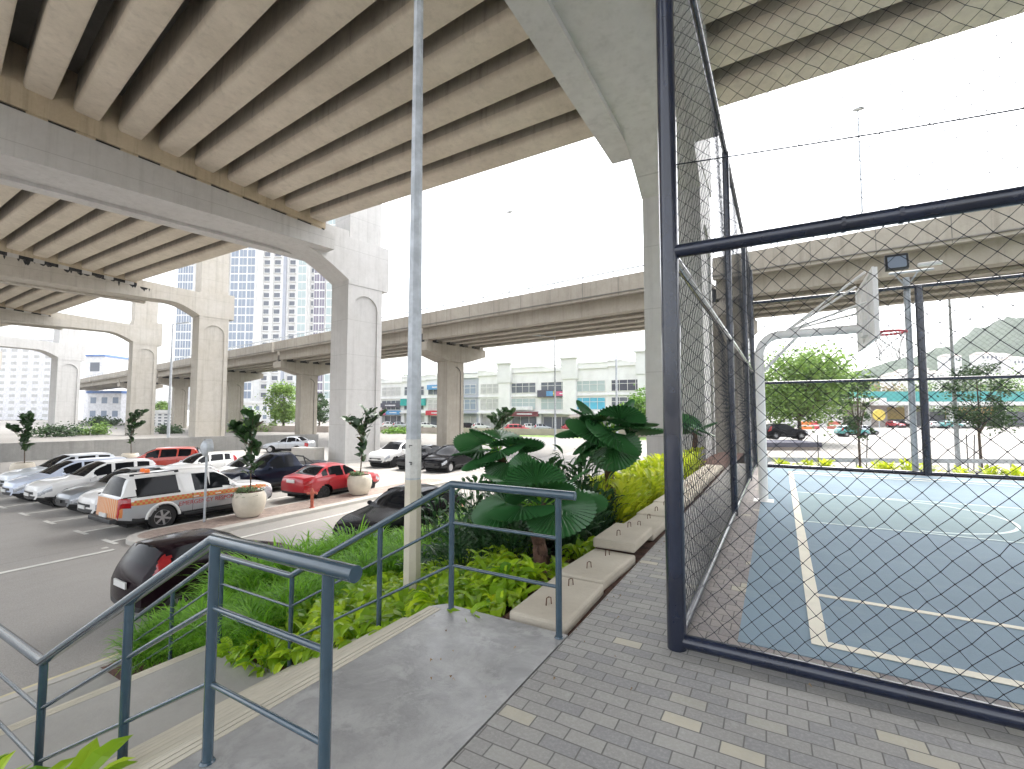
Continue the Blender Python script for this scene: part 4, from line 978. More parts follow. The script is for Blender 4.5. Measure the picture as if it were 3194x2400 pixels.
def make_car(name, kind, col, label, loc=(0, 0, 0), rz=0., group=None, res=.042, low=None, plate='plate', rim='rim', opts=(), joined=False):
    """body lofted from cross-sections; the panes, lamps, grille and trim are cut out of the same skin. Nose at local -Y... x runs nose to tail"""
    S = CARS[kind]; Ln, W = S['L'], S['W'] / 2; zb = .24 if kind not in ('pickup', 'pickup_open', 'suv') else .30
    nx = int(Ln / res); xs = [Ln * (i / nx) for i in range(nx + 1)]
    xs[0] = 0.
    def halfw(x):
        f = min(1, x / .55); r_ = min(1, (Ln - x) / .5)
        return W * (.80 + .20 * math.sin(f * math.pi / 2)) * (.86 + .14 * math.sin(r_ * math.pi / 2))
    NS = [3, 2, 3, 4, 4, 7, 2, 7]
    rings = []
    for x in xs:
        zt = lerp_prof(S['top'], x); be = min(lerp_prof(S['belt'], x), zt - .012); G = zt - be; w = halfw(x)
        z0 = zb + .10 * max(0, 1 - x / .5) + .12 * max(0, 1 - (Ln - x) / .5)
        wr = w * .955 - .30 * G - .02; zr = be + .86 * G; gg = min(1, G / .35)
        key = [(0, z0), (.86 * w, z0), (.97 * w, z0 + .09), (w, z0 + .42 * (be - z0)), (.992 * w, z0 + .8 * (be - z0)), (.955 * w, be), (wr, zr), (wr - .035 - .09 * gg, zt - .012 - .012 * gg), (0, zt + .012 * gg + .012)]
        pts = [key[0]]
        for a, b, n in zip(key, key[1:], NS):
            for k in range(1, n + 1):
                t = k / n; p = (a[0] + (b[0] - a[0]) * t, a[1] + (b[1] - a[1]) * t)
                if b is key[8]: p = (p[0], b[1] + (a[1] - b[1]) * (p[0] / max(a[0], .01)) ** 2)
                pts.append(p)
        rings.append(pts)
    ns = len(rings[0]); cum = [0]
    for n in NS: cum.append(cum[-1] + n)
    bow = lambda x, y: x + (.16 * (y / W) ** 2 if x < Ln * .5 else -.10 * (y / W) ** 2) * (1 if .0 < x < Ln else 1)
    parts = {}
    def put(key, quad):
        d = parts.setdefault(key, ([], [], {})); f = []
        for p in quad:
            q = (round(p[0], 5), round(p[1], 5), round(p[2], 5))
            if q not in d[2]: d[2][q] = len(d[0]); d[0].append(p)
            f.append(d[2][q])
        if len(set(f)) >= 3: d[1].append(tuple(dict.fromkeys(f)))
    wrad = S['wr'] + .055
    def insnap(x, y, z):
        """pull skin vertices near the wheel opening on to its circle"""
        for c in S['wh']:
            dx, dz = x - c, z - S['wr']; r = math.hypot(dx, dz)
            if abs(y) > .7 * W and abs(r - wrad) < res * .72: return c + dx / r * wrad, y, S['wr'] + dz / r * wrad
        return x, y, z
    stripe = 'stripe' in opts
    def classify(x, y, z, sec, fx):
        ay = abs(y)
        for c in S['wh']:
            if ay > .62 * W and math.hypot(x - c, z - S['wr']) < wrad - .006 and z > .1: return None
        be = lerp_prof(S['belt'], x); zt = lerp_prof(S['top'], x)
        if sec == 5:
            if zt - be > .16:
                for k, (a, b) in enumerate(S['side']):
                    lean = (z - be) * .25
                    if a + lean * (1.2 if k == 0 else .25) < x < b - lean * .15 * (3 if k == len(S['side']) - 1 else 1) and be + .03 < z < be + .80 * (zt - be): return 'window'
        if sec in (6, 7) or (sec == 5 and zt - be < .16):
            if S['ws'][0] < x < S['ws'][1] and sec == 7: return 'windscreen'
            if S['rw'][0] < x < S['rw'][1] and sec == 7: return 'rear_window'
        if x < .34 and ay > .50 * W and be - .20 < z < be - .03 and sec in (3, 4) and x > .02: return 'headlight'
        if kind in ('mpv', 'suv', 'hatch', 'minicar'):
            if x > Ln - .44 - .12 * (z - be) and ay > .88 * (W - .3 * max(0, z - be)) and be - .2 < z < be + .26 and sec in (4, 5): return 'taillight'
        elif x > Ln - .30 and ay > .60 * W and be - .30 < z < be + .02 and sec in (3, 4, 5): return 'taillight'
        if 'tailstripe' in opts and x > Ln - .12 and .56 < z < 1.08: return 'tailgate_stripe'
        if sec <= 1 or (sec == 2 and z < zb + .17): return 'trim'
        if stripe and sec in (3, 4) and .89 < z < 1.03: return 'stripe'
        if low and sec in (2, 3) and z < .90: return 'lower_body'
        return 'body'
    for i in range(nx):
        for s in range(ns - 1):
            sec = next(k for k in range(8) if s < cum[k + 1])
            for sg in (1, -1):
                q = []
                for (ii, ss) in ((i, s), (i + 1, s), (i + 1, s + 1), (i, s + 1)):
                    y, z = rings[ii][ss]; x, y2, z2 = insnap(xs[ii], y * sg, z); q.append((bow(x, y2), y2, z2))
                cx = sum(xs[ii] for ii in (i, i + 1)) / 2; cy = sum(p[1] for p in q) / 4; cz = sum(p[2] for p in q) / 4
                k = classify(cx, cy, cz, sec, None)
                if k is None: continue
                put(k, q if sg < 0 else q[::-1])
    for end, x in ((0, 0.), (nx, Ln)):            # nose and tail caps
        for s in range(cum[1], ns - 1):
            n = 12
            for j in range(n):
                q = []
                for ss, jj in ((s, j), (s, j + 1), (s + 1, j + 1), (s + 1, j)):
                    y, z = rings[end][ss]; yy = -y + 2 * y * jj / n; q.append((bow(x, yy), yy, z))
                cy = sum(p[1] for p in q) / 4; cz = sum(p[2] for p in q) / 4; be = rings[end][cum[5]][1]; k = 'body'
                if end == 0:
                    if abs(cy) < .62 * W and zb + .12 < cz < zb + .24: k = 'grille'
                    elif abs(cy) < .5 * W and be - .12 < cz < be - .02: k = 'grille'
                    elif cz < zb + .12: k = 'trim'
                else:
                    if cz < zb + .22: k = 'trim'
                    elif 'tailstripe' in opts and cz > .55: k = 'tailgate_stripe'
                put(k, q if end == nx else q[::-1])
    t = thing(name, label, 'pickup truck' if 'pickup' in kind else 'car', loc, rz, group)
    mats = dict(body=P[col], lower_body=P[low] if low else None, window=M['glass'], windscreen=M['glass'], rear_window=M['glass'], headlight=M['head'], taillight=M['tail'], trim=M['trim'], grille=M['trim'], stripe=M.get('stripe'), tailgate_stripe=M.get('tailstripe'))
    off = Vector((-Ln / 2, 0, 0)); rot = Matrix.Rotation(math.pi / 2, 3, 'Z')     # nose to local -Y
    T = lambda p: tuple(rot @ (Vector(p) + off))
    alls = []
    def fin(mb, nm, mt, par=t, smooth=35):
        mb.v = [T(p) for p in mb.v]
        if joined: alls.append((mb, mt)); return None
        return mb.build(nm, mt, par, smooth=smooth)
    for k, (vs, fs, _) in parts.items():
        m = MB(); m.add(vs, fs)
        if k in ('window', 'headlight', 'taillight') and not joined:
            # one object per pane and per lamp
            isl = {}
            par_ = list(range(len(vs)))
            def find(a):
                while par_[a] != a: par_[a] = par_[par_[a]]; a = par_[a]
                return a
            for f in fs:
                for b in f[1:]: par_[find(b)] = find(f[0])
            for f in fs: isl.setdefault(find(f[0]), []).append(f)
            for fl in isl.values():
                used = sorted({i for f in fl for i in f}); mp = {u: n for n, u in enumerate(used)}
                mm = MB(); mm.add([vs[u] for u in used], [tuple(mp[i] for i in f) for f in fl]); fin(mm, k, mats[k])
        else: fin(m, k, mats[k])
    R_ = S['wr']; tw = .105
    for c in S['wh']:
        for sg in (1, -1):
            y0 = sg * (W * .985 - tw)
            m = MB(); m.lathe([(R_ * .62, -tw), (R_ * .93, -tw), (R_, -tw * .7), (R_, tw * .7), (R_ * .93, tw), (R_ * .66, tw), (R_ * .62, tw * .8)], 26, (c, y0, R_), 'y')
            whl = fin(m, 'wheel', M['black'], smooth=40)
            m = MB(); yo = y0 + sg * tw * .72; r2 = R_ * .66
            m.lathe([(r2, -.05), (r2, .0), (r2 * .9, .012), (r2 * .86, -.012), (.01, -.014)], 24, (c, yo, R_), 'y')
            for k in range(6):
                a = math.pi * 2 * k / 6 + .3
                m.obox((c + math.cos(a) * r2 * .5, yo + sg * .008, R_ + math.sin(a) * r2 * .5), (math.cos(a) * r2 * .46, 0, math.sin(a) * r2 * .46), (0, .012, 0), (-math.sin(a) * r2 * .12, 0, math.cos(a) * r2 * .12))
            m.lathe([(r2 * .22, -.01), (r2 * .22, .022 * sg), (.01, .024 * sg)], 12, (c, yo, R_), 'y')
            fin(m, 'rim', M[rim], whl or t)
        m = MB(); m.lathe([(wrad - .004, -W * .93), (wrad - .004, W * .93)], 22, (c, 0, R_), 'y'); 
        m.f = m.f[:22]; m.m = m.m[:22]
        fin(m, 'wheel_well', M['arch'])
    m = MB(); m.box(.45, Ln - .35, -W * .80, W * .80, .15 if zb < .28 else .22, zb + .04); fin(m, 'underbody', M['arch'])
    bx = lerp_prof(S['belt'], S['side'][0][0])
    for sg in (1, -1):
        m = MB(); m.ball((S['side'][0][0] + .12, sg * (W + .10), bx + .06), .07, .11, .075, 6); m.obox((S['side'][0][0] + .12, sg * (W * .97 + .01), bx + .02), (.03, 0, 0), (0, .06, 0), (0, 0, .02)); fin(m, 'mirror', P[col])
        m = MB()
        for a, b in S['side'][:2]:
            m.obox((b - .14, sg * W * .998, bx - .17), (.085, 0, 0), (0, .014, 0), (0, 0, .016))
        fin(m, 'door_handle', P[col])
        m = MB()
        zlo = zb + .16
        for x in (S['side'][0][0] - .12, S['side'][0][1] + .04, S['side'][1][1] + .06):
            pts = []
            for k in range(7):
                z = zlo + (bx - .04 - zlo) * k / 6; w_ = halfw(x); i = min(range(len(rings[0])), key=lambda q: abs(rings[min(nx, int(x / Ln * nx))][q][1] - z) + (0 if q < cum[5] and q > cum[2] else 9))
                yy = rings[min(nx, int(x / Ln * nx))][i][0]; pts.append((bow(x, yy), sg * (yy - .001), z))
            m.tube(pts, .006, 4, cap=False)
        fin(m, 'door_seam', M['arch'])
    pm = M[plate]
    m = MB(); m.box(-.035, -.005, -.25, .25, zb + .22, zb + .33); fin(m, 'number_plate', pm)
    m = MB(); zp = .88 if kind not in ('mpv', 'suv', 'hatch', 'minicar') else .80
    if 'pickup' in kind: zp = .62
    m.box(Ln + .002, Ln + .03, -.25, .25, zp - .06, zp + .06); fin(m, 'number_plate', pm)
    if joined:
        mm = MB(); ml = []
        for mb, mt in alls:
            if mt not in ml: ml.append(mt)
            mm.add(mb.v, mb.f, ml.index(mt))
        o = mm.build(name, ml, None, smooth=35); o.location = loc; o.rotation_euler = (0, 0, rz)
        tag(o, label, t['category'], group); bpy.data.objects.remove(t); return o
    return t
def chk(name, a, b, c, scale):
    m, nt, N, L, bs = _nodes(name)
    tc = N.new('ShaderNodeTexCoord').outputs['Object']
    k = N.new('ShaderNodeTexChecker'); k.inputs['Scale'].default_value = scale; k.inputs['Color1'].default_value = (*a, 1); k.inputs['Color2'].default_value = (*b, 1)
    L.new(_map(N, L, tc, (0, 1, 1), loc=(0, 0, .0)), k.inputs['Vector'])
    L.new(k.outputs[0], bs.inputs['Base Color']); bs.inputs['Roughness'].default_value = .4
    return m
M['stripe'] = chk('checker_band', (.55, .10, .03), (.46, .30, .08), None, 13.4)
def stripes(name, a, b):
    m, nt, N, L, bs = _nodes(name)
    tc = N.new('ShaderNodeTexCoord').outputs['Object']
    wv = N.new('ShaderNodeTexWave'); wv.inputs['Scale'].default_value = 3.2; L.new(_map(N, L, tc, (1, 0, .35)), wv.inputs['Vector'])
    r = N.new('ShaderNodeValToRGB'); r.color_ramp.interpolation = 'CONSTANT'; r.color_ramp.elements[0].color = (*a, 1); r.color_ramp.elements[1].position = .72; r.color_ramp.elements[1].color = (*b, 1)
    L.new(wv.outputs['Fac'], r.inputs[0]); L.new(r.outputs[0], bs.inputs['Base Color']); bs.inputs['Roughness'].default_value = .4
    return m
M['tailstripe'] = stripes('tailgate_stripes', (.62, .22, .07), (.62, .50, .36))
GA, GB_, GC = 'cars parked in the first row', 'cars parked in the second row', 'cars parked in the third row'
# first row: noses towards the stairs except the emergency pickup
pk = make_car('emergency_pickup', 'pickup', 'white', 'white and silver emergency pickup with hard canopy, orange checker band and two amber beacons', (-18.35, 9.0, ZL), R(180), GA, low='silver', opts=('stripe', 'tailstripe'), res=.036)
for x in (-.16, .16):
    m = MB(); m.lathe([(.07, 0), (.075, .05), (.06, .13), (.01, .14)], 14, (x, 1.55, 1.79)); b_ = m.build('beacon', M['orange'], pk, smooth=40)
for x in (-.62, .62): m = MB(); m.tube([(x, .85, 1.84), (x, 2.2, 1.83)], .018, 6); [m.obox((x, y, 1.81), (.03, 0, 0), (0, .05, 0), (0, 0, .03)) for y in (.9, 2.15)]; m.build('roof_bar', M['trim'], pk)
m = MB(); m.box(-.80, .80, 2.55, 2.72, .42, .56); m.build('rear_step', M['trim'], pk, bevel=.03)
for s in (-1, 1): m = MB(); m.box(s * .86 - .07, s * .86 + .07, -.98, .75, .36, .41); m.build('side_step', M['trim'], pk)
for s in (-1, 1):
    for c in (.92 - 2.6, 3.95 - 2.6):
        m = MB(); n = 18
        m.tube([(s * .905, c + .47 * math.cos(math.pi * (.02 + .96 * i / n)), .39 + .47 * math.sin(math.pi * (.02 + .96 * i / n))) for i in range(n + 1)], .042, 8); m.build('arch_flare', P['white'], pk, smooth=50)
for s in (-1, 1): m = MB(); m.box(s * .897 - .004, s * .897 + .004, .88, 2.45, 1.155, 1.185); m.build('canopy_seam', M['trim'], pk)
for s in (1, -1): lettering('EMERGENCY RESPONSE', .19, M['text_red'], 'door_lettering', pk, (s * .906, -.10, .74), (R(90), 0, R(90 if s > 0 else -90)))
make_car('parked_car', 'suv', 'white', 'white crossover with black roof edge parked nose out beside the emergency pickup', (-20.75, 8.9, ZL), 0, GA)
make_car('parked_car', 'hatch', 'grey', 'grey hatchback parked nose out between two white cars in the first row', (-23.25, 8.75, ZL), 0, GA, plate='plateblack')
make_car('parked_car', 'suv', 'white', 'white car with tall grille parked next to the grey hatchback, third from the pickup', (-25.75, 8.8, ZL), 0, GA)
make_car('parked_car', 'mpv', 'bluewhite', 'bluish white car parked in the first row with mauve reflections on its bumper', (-28.3, 8.8, ZL), 0, GA)
make_car('parked_car', 'suv', 'pearl', 'pale car with a front wheel showing, farthest left of the first row', (-31.0, 9.2, ZL), 0, GA)
# second row
make_car('parked_car', 'sedan', 'red', 'bright red sedan parked tail out beside the orange red hydrant', (-17.95, 14.75, ZL), R(180), GB_, rim='rimdark', plate='plate', res=.036)
dp = make_car('parked_pickup', 'pickup_open', 'navy', 'dark navy pickup with a roll bar behind the cab, parked behind the emergency pickup', (-21.6, 14.35, ZL), R(-6), GB_)
m = MB(); m.tube([(-.72, 1.05, 1.16), (-.66, .95, 1.56), (.66, .95, 1.56), (.72, 1.05, 1.16)], .035, 8); m.tube([(-.72, 1.5, 1.16), (-.67, 1.0, 1.5)], .03, 8); m.tube([(.72, 1.5, 1.16), (.67, 1.0, 1.5)], .03, 8); m.build('roll_bar', M['trim'], dp, smooth=50)
make_car('parked_car', 'sedan', 'white', 'white sedan in the second row, left of the dark navy pickup', (-24.0, 14.2, ZL), 0, GB_)
c_ = make_car('parked_car', 'hatch', 'white', 'white hatchback with a black roof rail behind the round mirror', (-28.0, 13.9, ZL), 0, GB_)
make_car('parked_car', 'mpv', 'orange', 'orange red people carrier parked before the low grey wall', (-33.0, 14.3, ZL), R(-34), GB_)
make_car('parked_car', 'sedan', 'silver', 'silver sedan parked by the low wall under the big white pier', (-39.9, 27.6, ZL), R(-62), GB_)
# third row, past the red sedan
make_car('parked_car', 'suv', 'white', 'white crossover parked at the foot of the big white pier', (-23.8, 24.9, ZL), R(4), GC, rim='rimdark')
make_car('parked_car', 'sedan', 'black', 'black sedan parked beside the white crossover, left of the lamp pole', (-21.2, 24.8, ZL), R(4), GC, plate='plateblack')
make_car('parked_car', 'mpv', 'black', 'black car with a bright windscreen parked right of the lamp pole', (-18.9, 24.9, ZL), R(4), GC, plate='plateblack')
# by the stairs and on the road
make_car('parked_car', 'minicar', 'maroon', 'small black car with tall red tail lamps parked below the stairs', (-10.3, 5.55, ZL), R(179), None, plate='plate', res=.032).scale = (.95, .94, .94)
make_car('moving_car', 'sedan', 'black', 'black sedan with a shiny bonnet coming along the road behind the grass clumps', (-10.15, 11.0, ZL), R(1), None, plate='plateblack')
# far cars, one mesh each
GF = 'cars before the shop row'
far = [(845, 101, 'white'), (868, 100, 'silver'), (925, 97, 'white'), (1040, 92, 'white'), (1016, 93, 'maroon'), (1148, 87, 'white'), (1172, 86, 'silver'), (1235, 84, 'red')]
fl_ = ['white car before the shop with the teal sign', 'silver car before the shop with the teal sign', 'white car before the red shop sign', 'white car right of the hammerhead pier', 'dark red car right of the hammerhead pier', 'white car before the shop with the dark red front', 'silver car before the shop with many coloured signs', 'red car before the shop with the cyan window']
for (px, d, c), lb_ in zip(far, fl_): make_car('far_car', 'hatch', c, lb_, spot(px, d, ZL), R(130), GF, res=.12, joined=True)
make_car('far_car', 'mpv', 'red', 'bright red van before the dark red shop front, above the palm frond', spot(1117, 80, ZL), R(130), GF, res=.12, joined=True)
GY = 'cars in the pale yard'
yard = [(1932, 108, 'red', 'red car by the white shed in the yard', 40), (1957, 107, 'maroon', 'dark car beside the red one at the shed', 40), (1866, 76, 'silver', 'silver car driving in the yard between the young trees', 120), (2018, 104, 'white', 'white car parked left of the teal car', 120), (2050, 103, 'green', 'teal car at the far side of the yard', 120), (2094, 103, 'white', 'white car parked right of the teal car', 120), (1692, 52, 'black', 'black car parked under the big spreading tree', 115), (1838, 70, 'green', 'dark green car under the right edge of the spreading tree', 115)]
for px, d, c, lb_, a in yard: make_car('far_car', 'suv' if c in ('black', 'green') else 'hatch', c, lb_, spot(px, d, ZL + (.75 if c == 'black' else 0)), R(a), GY, res=.1, joined=True)
make_car('passing_car', 'hatch', 'white', 'white car passing on the lower road, its roof just above the golden plants', (2.0, 20.6, ZL + .25), R(-90), None, res=.06)
# ------------------------------------------------------------------ background: walls, shops, towers, trees, yard, hill
def poly_wall(name, pts, h, thick, mat, label, z0=ZL):
    t = thing(name, label, 'wall', (pts[0][0], pts[0][1], z0))
    m = MB()
    for k, (a, b) in enumerate(zip(pts, pts[1:])):
        a, b = Vector((a[0], a[1], 0)), Vector((b[0], b[1], 0)); d = (b - a).normalized(); n = Vector((-d.y, d.x, 0)) * thick / 2
        a = a + d * .01
        m.hexa([Vector((*(p + q)[:2], z)) for z in (z0 - .1, z0 + h) for p, q in ((a, -n), (b, -n), (b, n), (a, n))])
    m.build('wall_body', mat, t, world=True)
    return t
w_ = [spot(-330, 33), spot(0, 35), spot(210, 39), spot(400, 43.5), spot(560, 47), spot(690, 49)]
poly_wall('low_wall', [(p.x, p.y) for p in w_], 1.4, .2, M['lowwall'], 'low grey concrete wall along the back of the car park, behind the parked cars')
p = spot(668, 34.5); t = thing('barrier_block', 'pale concrete barrier block at the foot of the big white pier', 'barrier', (p.x, p.y, ZL), R(8))
m = MB(); m.box(-1.1, 1.1, -.5, .5, 0, 1.15); m.build('block', M['kerb'], t, bevel=.04)
# hydrant, mirror
t = thing('hydrant', 'orange red hydrant post on the brick island near the red sedan', 'hydrant', (-15.72, 11.9, ZL + .12), R(40))
m = MB(); m.lathe([(.10, 0), (.10, .03), (.062, .04), (.062, .5), (.075, .52), (.075, .6), (.06, .64), (.03, .70), (.03, .74), (.01, .74)], 16); m.build('barrel', M['hydrant'], t, smooth=40)
for s in (-1, 1):
    m = MB(); m.lathe([(.035, 0), (.035, .10), (.048, .10), (.048, .15), (.01, .15)], 12, (0, 0, 0), 'x'); m.v = [(x * s + .04 * s, y, z + .55) for x, y, z in m.v]; m.build('outlet', M['hydrant'], t, smooth=40)
t = thing('traffic_mirror', 'round traffic mirror on a thin grey pole, seen from behind over the white pickup', 'mirror', (-16.85, 8.6, ZL + .12), R(-12))
m = MB(); m.tube([(0, 0, 0), (0, 0, 2.72)], .038, 10); m.build('pole', M['galv'], t, smooth=50)
m = MB(); m.lathe([(.01, -.10), (.16, -.08), (.255, -.02), (.275, .02), (.28, .05), (.25, .05), (.01, .06)], 26, (0, 0, 0), 'y'); m.v = [(x - .03, y - .07, z + 2.46) for x, y, z in m.v]; f = m.build('mirror_shell', M['galv'], t, smooth=40)
m = MB(); n = 10
vs = [(.31 * math.cos(R(200 - 220 * i / n)) - .03, yy, 2.46 + .31 * math.sin(R(200 - 220 * i / n))) for yy in (-.06, .12) for i in range(n + 1)]
m.add(vs, [(i, i + 1, n + 2 + i, n + 1 + i) for i in range(n)]); m.build('visor', M['galv'], f)
# shop row
A_, B_ = spot(822, 108), spot(1400, 78); ax = (B_ - A_).normalized(); nr = Vector((ax.y, -ax.x, 0))
if nr.dot(A_) > 0: nr = -nr
UW = (B_ - A_).length / 9
M['shopwall'] = paint('shop_wall_white', (.80, .80, .79), .7, var=.05, scale=.5, dirt=(.5, .48, .45), dirt_amt=.3)
M['shopgrey'] = paint('shop_wall_grey', (.42, .44, .50), .7, var=.05, scale=.5)
M['shopgreen'] = paint('shop_wall_sage', (.70, .705, .69), .7, var=.05, scale=.5)
M['shopbrown'] = paint('shop_wall_taupe', (.42, .36, .32), .7, var=.08, scale=.6)
M['shoporange'] = paint('shop_wall_peach', (.74, .56, .40), .7, var=.05, scale=.5)
def flat(name, col, rough=.5): M[name] = paint(name, col, rough, var=.12, scale=1.2); return M[name]
flat('signteal', (.03, .36, .33)); flat('signred', (.55, .04, .06)); flat('signdark', (.08, .08, .11)); flat('signblue', (.10, .30, .55)); flat('signwhite', (.72, .72, .74)); flat('signpink', (.60, .12, .25)); flat('shutter', (.50, .50, .49)); flat('signyellow', (.65, .50, .08)); flat('darkred', (.16, .03, .04))
U = Vector((0, 0, 1))
units = [
 dict(l='shop unit at the left end of the row with a dark grey sign', wall='shopwall', top=11.2, wins=('shutter', 'win'), sign=[('signdark', .05, .95, 4.6, 5.6), ('signblue', .35, .95, 3.0, 3.9), ('signpink', .05, .32, 2.9, 4.0)], gf='win'),
 dict(l='shop unit with a large teal signboard', wall='shopwall', top=11.4, wins=('win', 'win'), sign=[('signteal', -.02, 1.02, 5.0, 6.5)], gf='shutter', tw=0),
 dict(l='shop unit behind the lamp pole with a red signboard', wall='shopwall', top=11.6, wins=('win', 'shutter'), sign=[('signred', .05, .9, 2.9, 3.9), ('signblue', .1, .85, 8.4, 9.4)], gf='win', tw=0),
 dict(l='grey fronted shop unit just right of the hammerhead pier', wall='shopgrey', top=11.6, wins=('winblue', 'winblue'), sign=[], gf='shutter', tw=0),
 dict(l='plain white shop unit with shutters next to the grey one', wall='shopwall', top=11.9, wins=('shutter', 'shutter'), sign=[], gf='shutter', tw=1),
 dict(l='shop unit with dark gridded windows over a dark red shop front', wall='shopwall', top=12.2, wins=('win', 'winteal'), sign=[('darkred', .1, 1.02, 2.8, 3.7), ('signwhite', -.05, .85, 4.0, 4.7)], gf='win', tw=0, band='darkred'),
 dict(l='shop unit with a many coloured signboard under its top windows', wall='shopwall', top=12.2, wins=('win', 'winteal'), sign=[('signdark', 0, 1.0, 6.4, 7.7), ('signblue', .28, .48, 6.6, 7.5), ('signpink', .56, .98, 6.6, 7.4), ('signyellow', .5, .55, 6.6, 7.5)], gf='win', tw=1),
 dict(l='shop unit with a bright cyan window', wall='shopwall', top=12.4, wins=('winteal', 'cyan'), sign=[], gf='shutter', tw=0, awn=1),
 dict(l='shop unit with dark windows and a taupe ground floor', wall='shopwall', top=12.6, wins=('signdark', 'win'), sign=[], gf='shutter', tw=1, awn=1),
 dict(l='shop unit with a peach coloured gable by the big near pier', wall='shopwall', top=13.0, wins=('winteal', 'shopwall'), sign=[('signblue', .2, .8, 11.0, 11.7)], gf='win', tw=0, gable='shoporange'),
 dict(l='shop unit hidden behind the big near pier', wall='shopwall', top=12.6, wins=('win', 'win'), sign=[], gf='win', tw=0),
]
def SP(o, u, out, z): q = o + ax * u + nr * out; return Vector((q.x, q.y, ZL + z))
def sbox(m, o, u0, u1, o0, o1, z0, z1): m.hexa([SP(o, u, q, z) for z in (z0, z1) for u, q in ((u0, o1), (u1, o1), (u1, o0), (u0, o0))])
for k, u in enumerate(units):
    o = A_ + ax * UW * k; o.z = 0
    t = thing('shop_unit', u['l'], 'shop', (o.x, o.y, ZL), 0, 'three storey shop row'); w = UW; g = .004 * (k % 2)
    m = MB(); e = .1
    sbox(m, o, 0, w - .02, -9, 0, 3.4, u['top'] - 1.0); sbox(m, o, 0, .45, -.9, .0, 0, 3.4); sbox(m, o, w - .47, w - .02, -.9, 0, 0, 3.4); sbox(m, o, .45, w - .47, -9, -.9, 0, 3.4)
    m.build('wall', M[u['wall']], t, world=True)
    m = MB(); 
    m.hexa([SP(o, a, q, z) for z, a, q in ((u['top'] - 1.0, -.02, .35), (u['top'] - 1.0, w, .35), (u['top'] - 1.0, w, -9), (u['top'] - 1.0, -.02, -9), (u['top'] + .1 * (k % 3), -.02, .35), (u['top'] - .6 * ((k + 1) % 2), w, .35), (u['top'] - .6 * ((k + 1) % 2), w, -9), (u['top'] + .1 * (k % 3), -.02, -9))])
    m.build('parapet', M[u.get('gable', 'shopwall')], t, world=True)
    m = MB(); sbox(m, o, 0, w, 0, .6, 3.3, 3.55); sbox(m, o, 0, w, 0, .25, 6.55, 6.75); sbox(m, o, -.02, w + .02, .35, .5, u['top'] - .1, u['top'] + .12); m.build('ledge', M['shopgrey' if k == 3 else 'shopwall'], t, world=True)
    for (z0, z1), wm in zip(((7.3, 9.2), (4.1, 6.2)), u['wins']):
        if wm == u['wall']: continue
        m = MB(); sbox(m, o, .55, w - .6, .01, .06, z0, z1); f = m.build('window', M[wm], t, world=True)
        m = MB()
        for i in range(5): uu = .55 + (w - 1.15) * i / 4; sbox(m, o, uu - .04, uu + .04, .06, .12, z0, z1)
        for z in (z0, (z0 + z1) / 2 + .3, z1): sbox(m, o, .5, w - .55, .06, .115, z - .04, z + .04)
        m.build('frame', M['white'], f, world=True)
    m = MB(); sbox(m, o, .6, w - .6, -.88, -.82, .05, 2.7); sf = m.build('shop_front', M[u['gf']], t, world=True)
    m = MB()
    for i in range(4): uu = .6 + (w - 1.2) * i / 3; sbox(m, o, uu - .05, uu + .05, -.82, -.76, .05, 2.7)
    m.build('frame', M['white'], sf, world=True)
    for j, (sm, u0, u1, z0, z1) in enumerate(u['sign']):
        m = MB(); d0 = .62 + j * .05; sbox(m, o, w * u0, w * u1, .3, d0, z0, z1); sg_ = m.build('signboard', M[sm], t, world=True)
        if sm in ('signteal', 'signred', 'signdark', 'signpink', 'darkred', 'signblue') and u1 - u0 > .3:
            m = MB(); sbox(m, o, w * (u0 + .28 * (u1 - u0)), w * (u0 + .8 * (u1 - u0)), d0, d0 + .03, z0 + (z1 - z0) * .38, z0 + (z1 - z0) * .62); m.build('sign_strip', M['signwhite'], sg_, world=True)
    if u.get('awn'):
        m = MB(); m.hexa([SP(o, a, q, z) for z, a, q in ((2.7, .1, 2.2), (2.7, w - .1, 2.2), (3.3, w - .1, .1), (3.3, .1, .1), (2.78, .1, 2.2), (2.78, w - .1, 2.2), (3.4, w - .1, .1), (3.4, .1, .1))]); m.build('awning', M['shopbrown'], t, world=True)
    if u.get('tw'):
        m = MB(); sbox(m, o, w - 1.5, w + 1.0, -3, .9, 3.2, u['top'] - 2.6); m.build('stair_tower', M['shopwall'], t, world=True); m = MB(); sbox(m, o, w - 1.75, w + 1.3, -3, 1.1, u['top'] - 2.6, u['top'] + 1.15); sbox(m, o, w - 2.0, w + 1.6, -3.2, 1.5, u['top'] + 1.1, u['top'] + 1.35); m.build('tower_head', M['shopgreen'], t, world=True)
# fences and planting strips before the shops
a, b = spot(800, 84), spot(1560, 66)
poly_wall('boundary_wall', [(a.x, a.y), (b.x, b.y)], 1.0, .25, M['shopbrown'], 'brownish boundary wall running in front of the shop row')
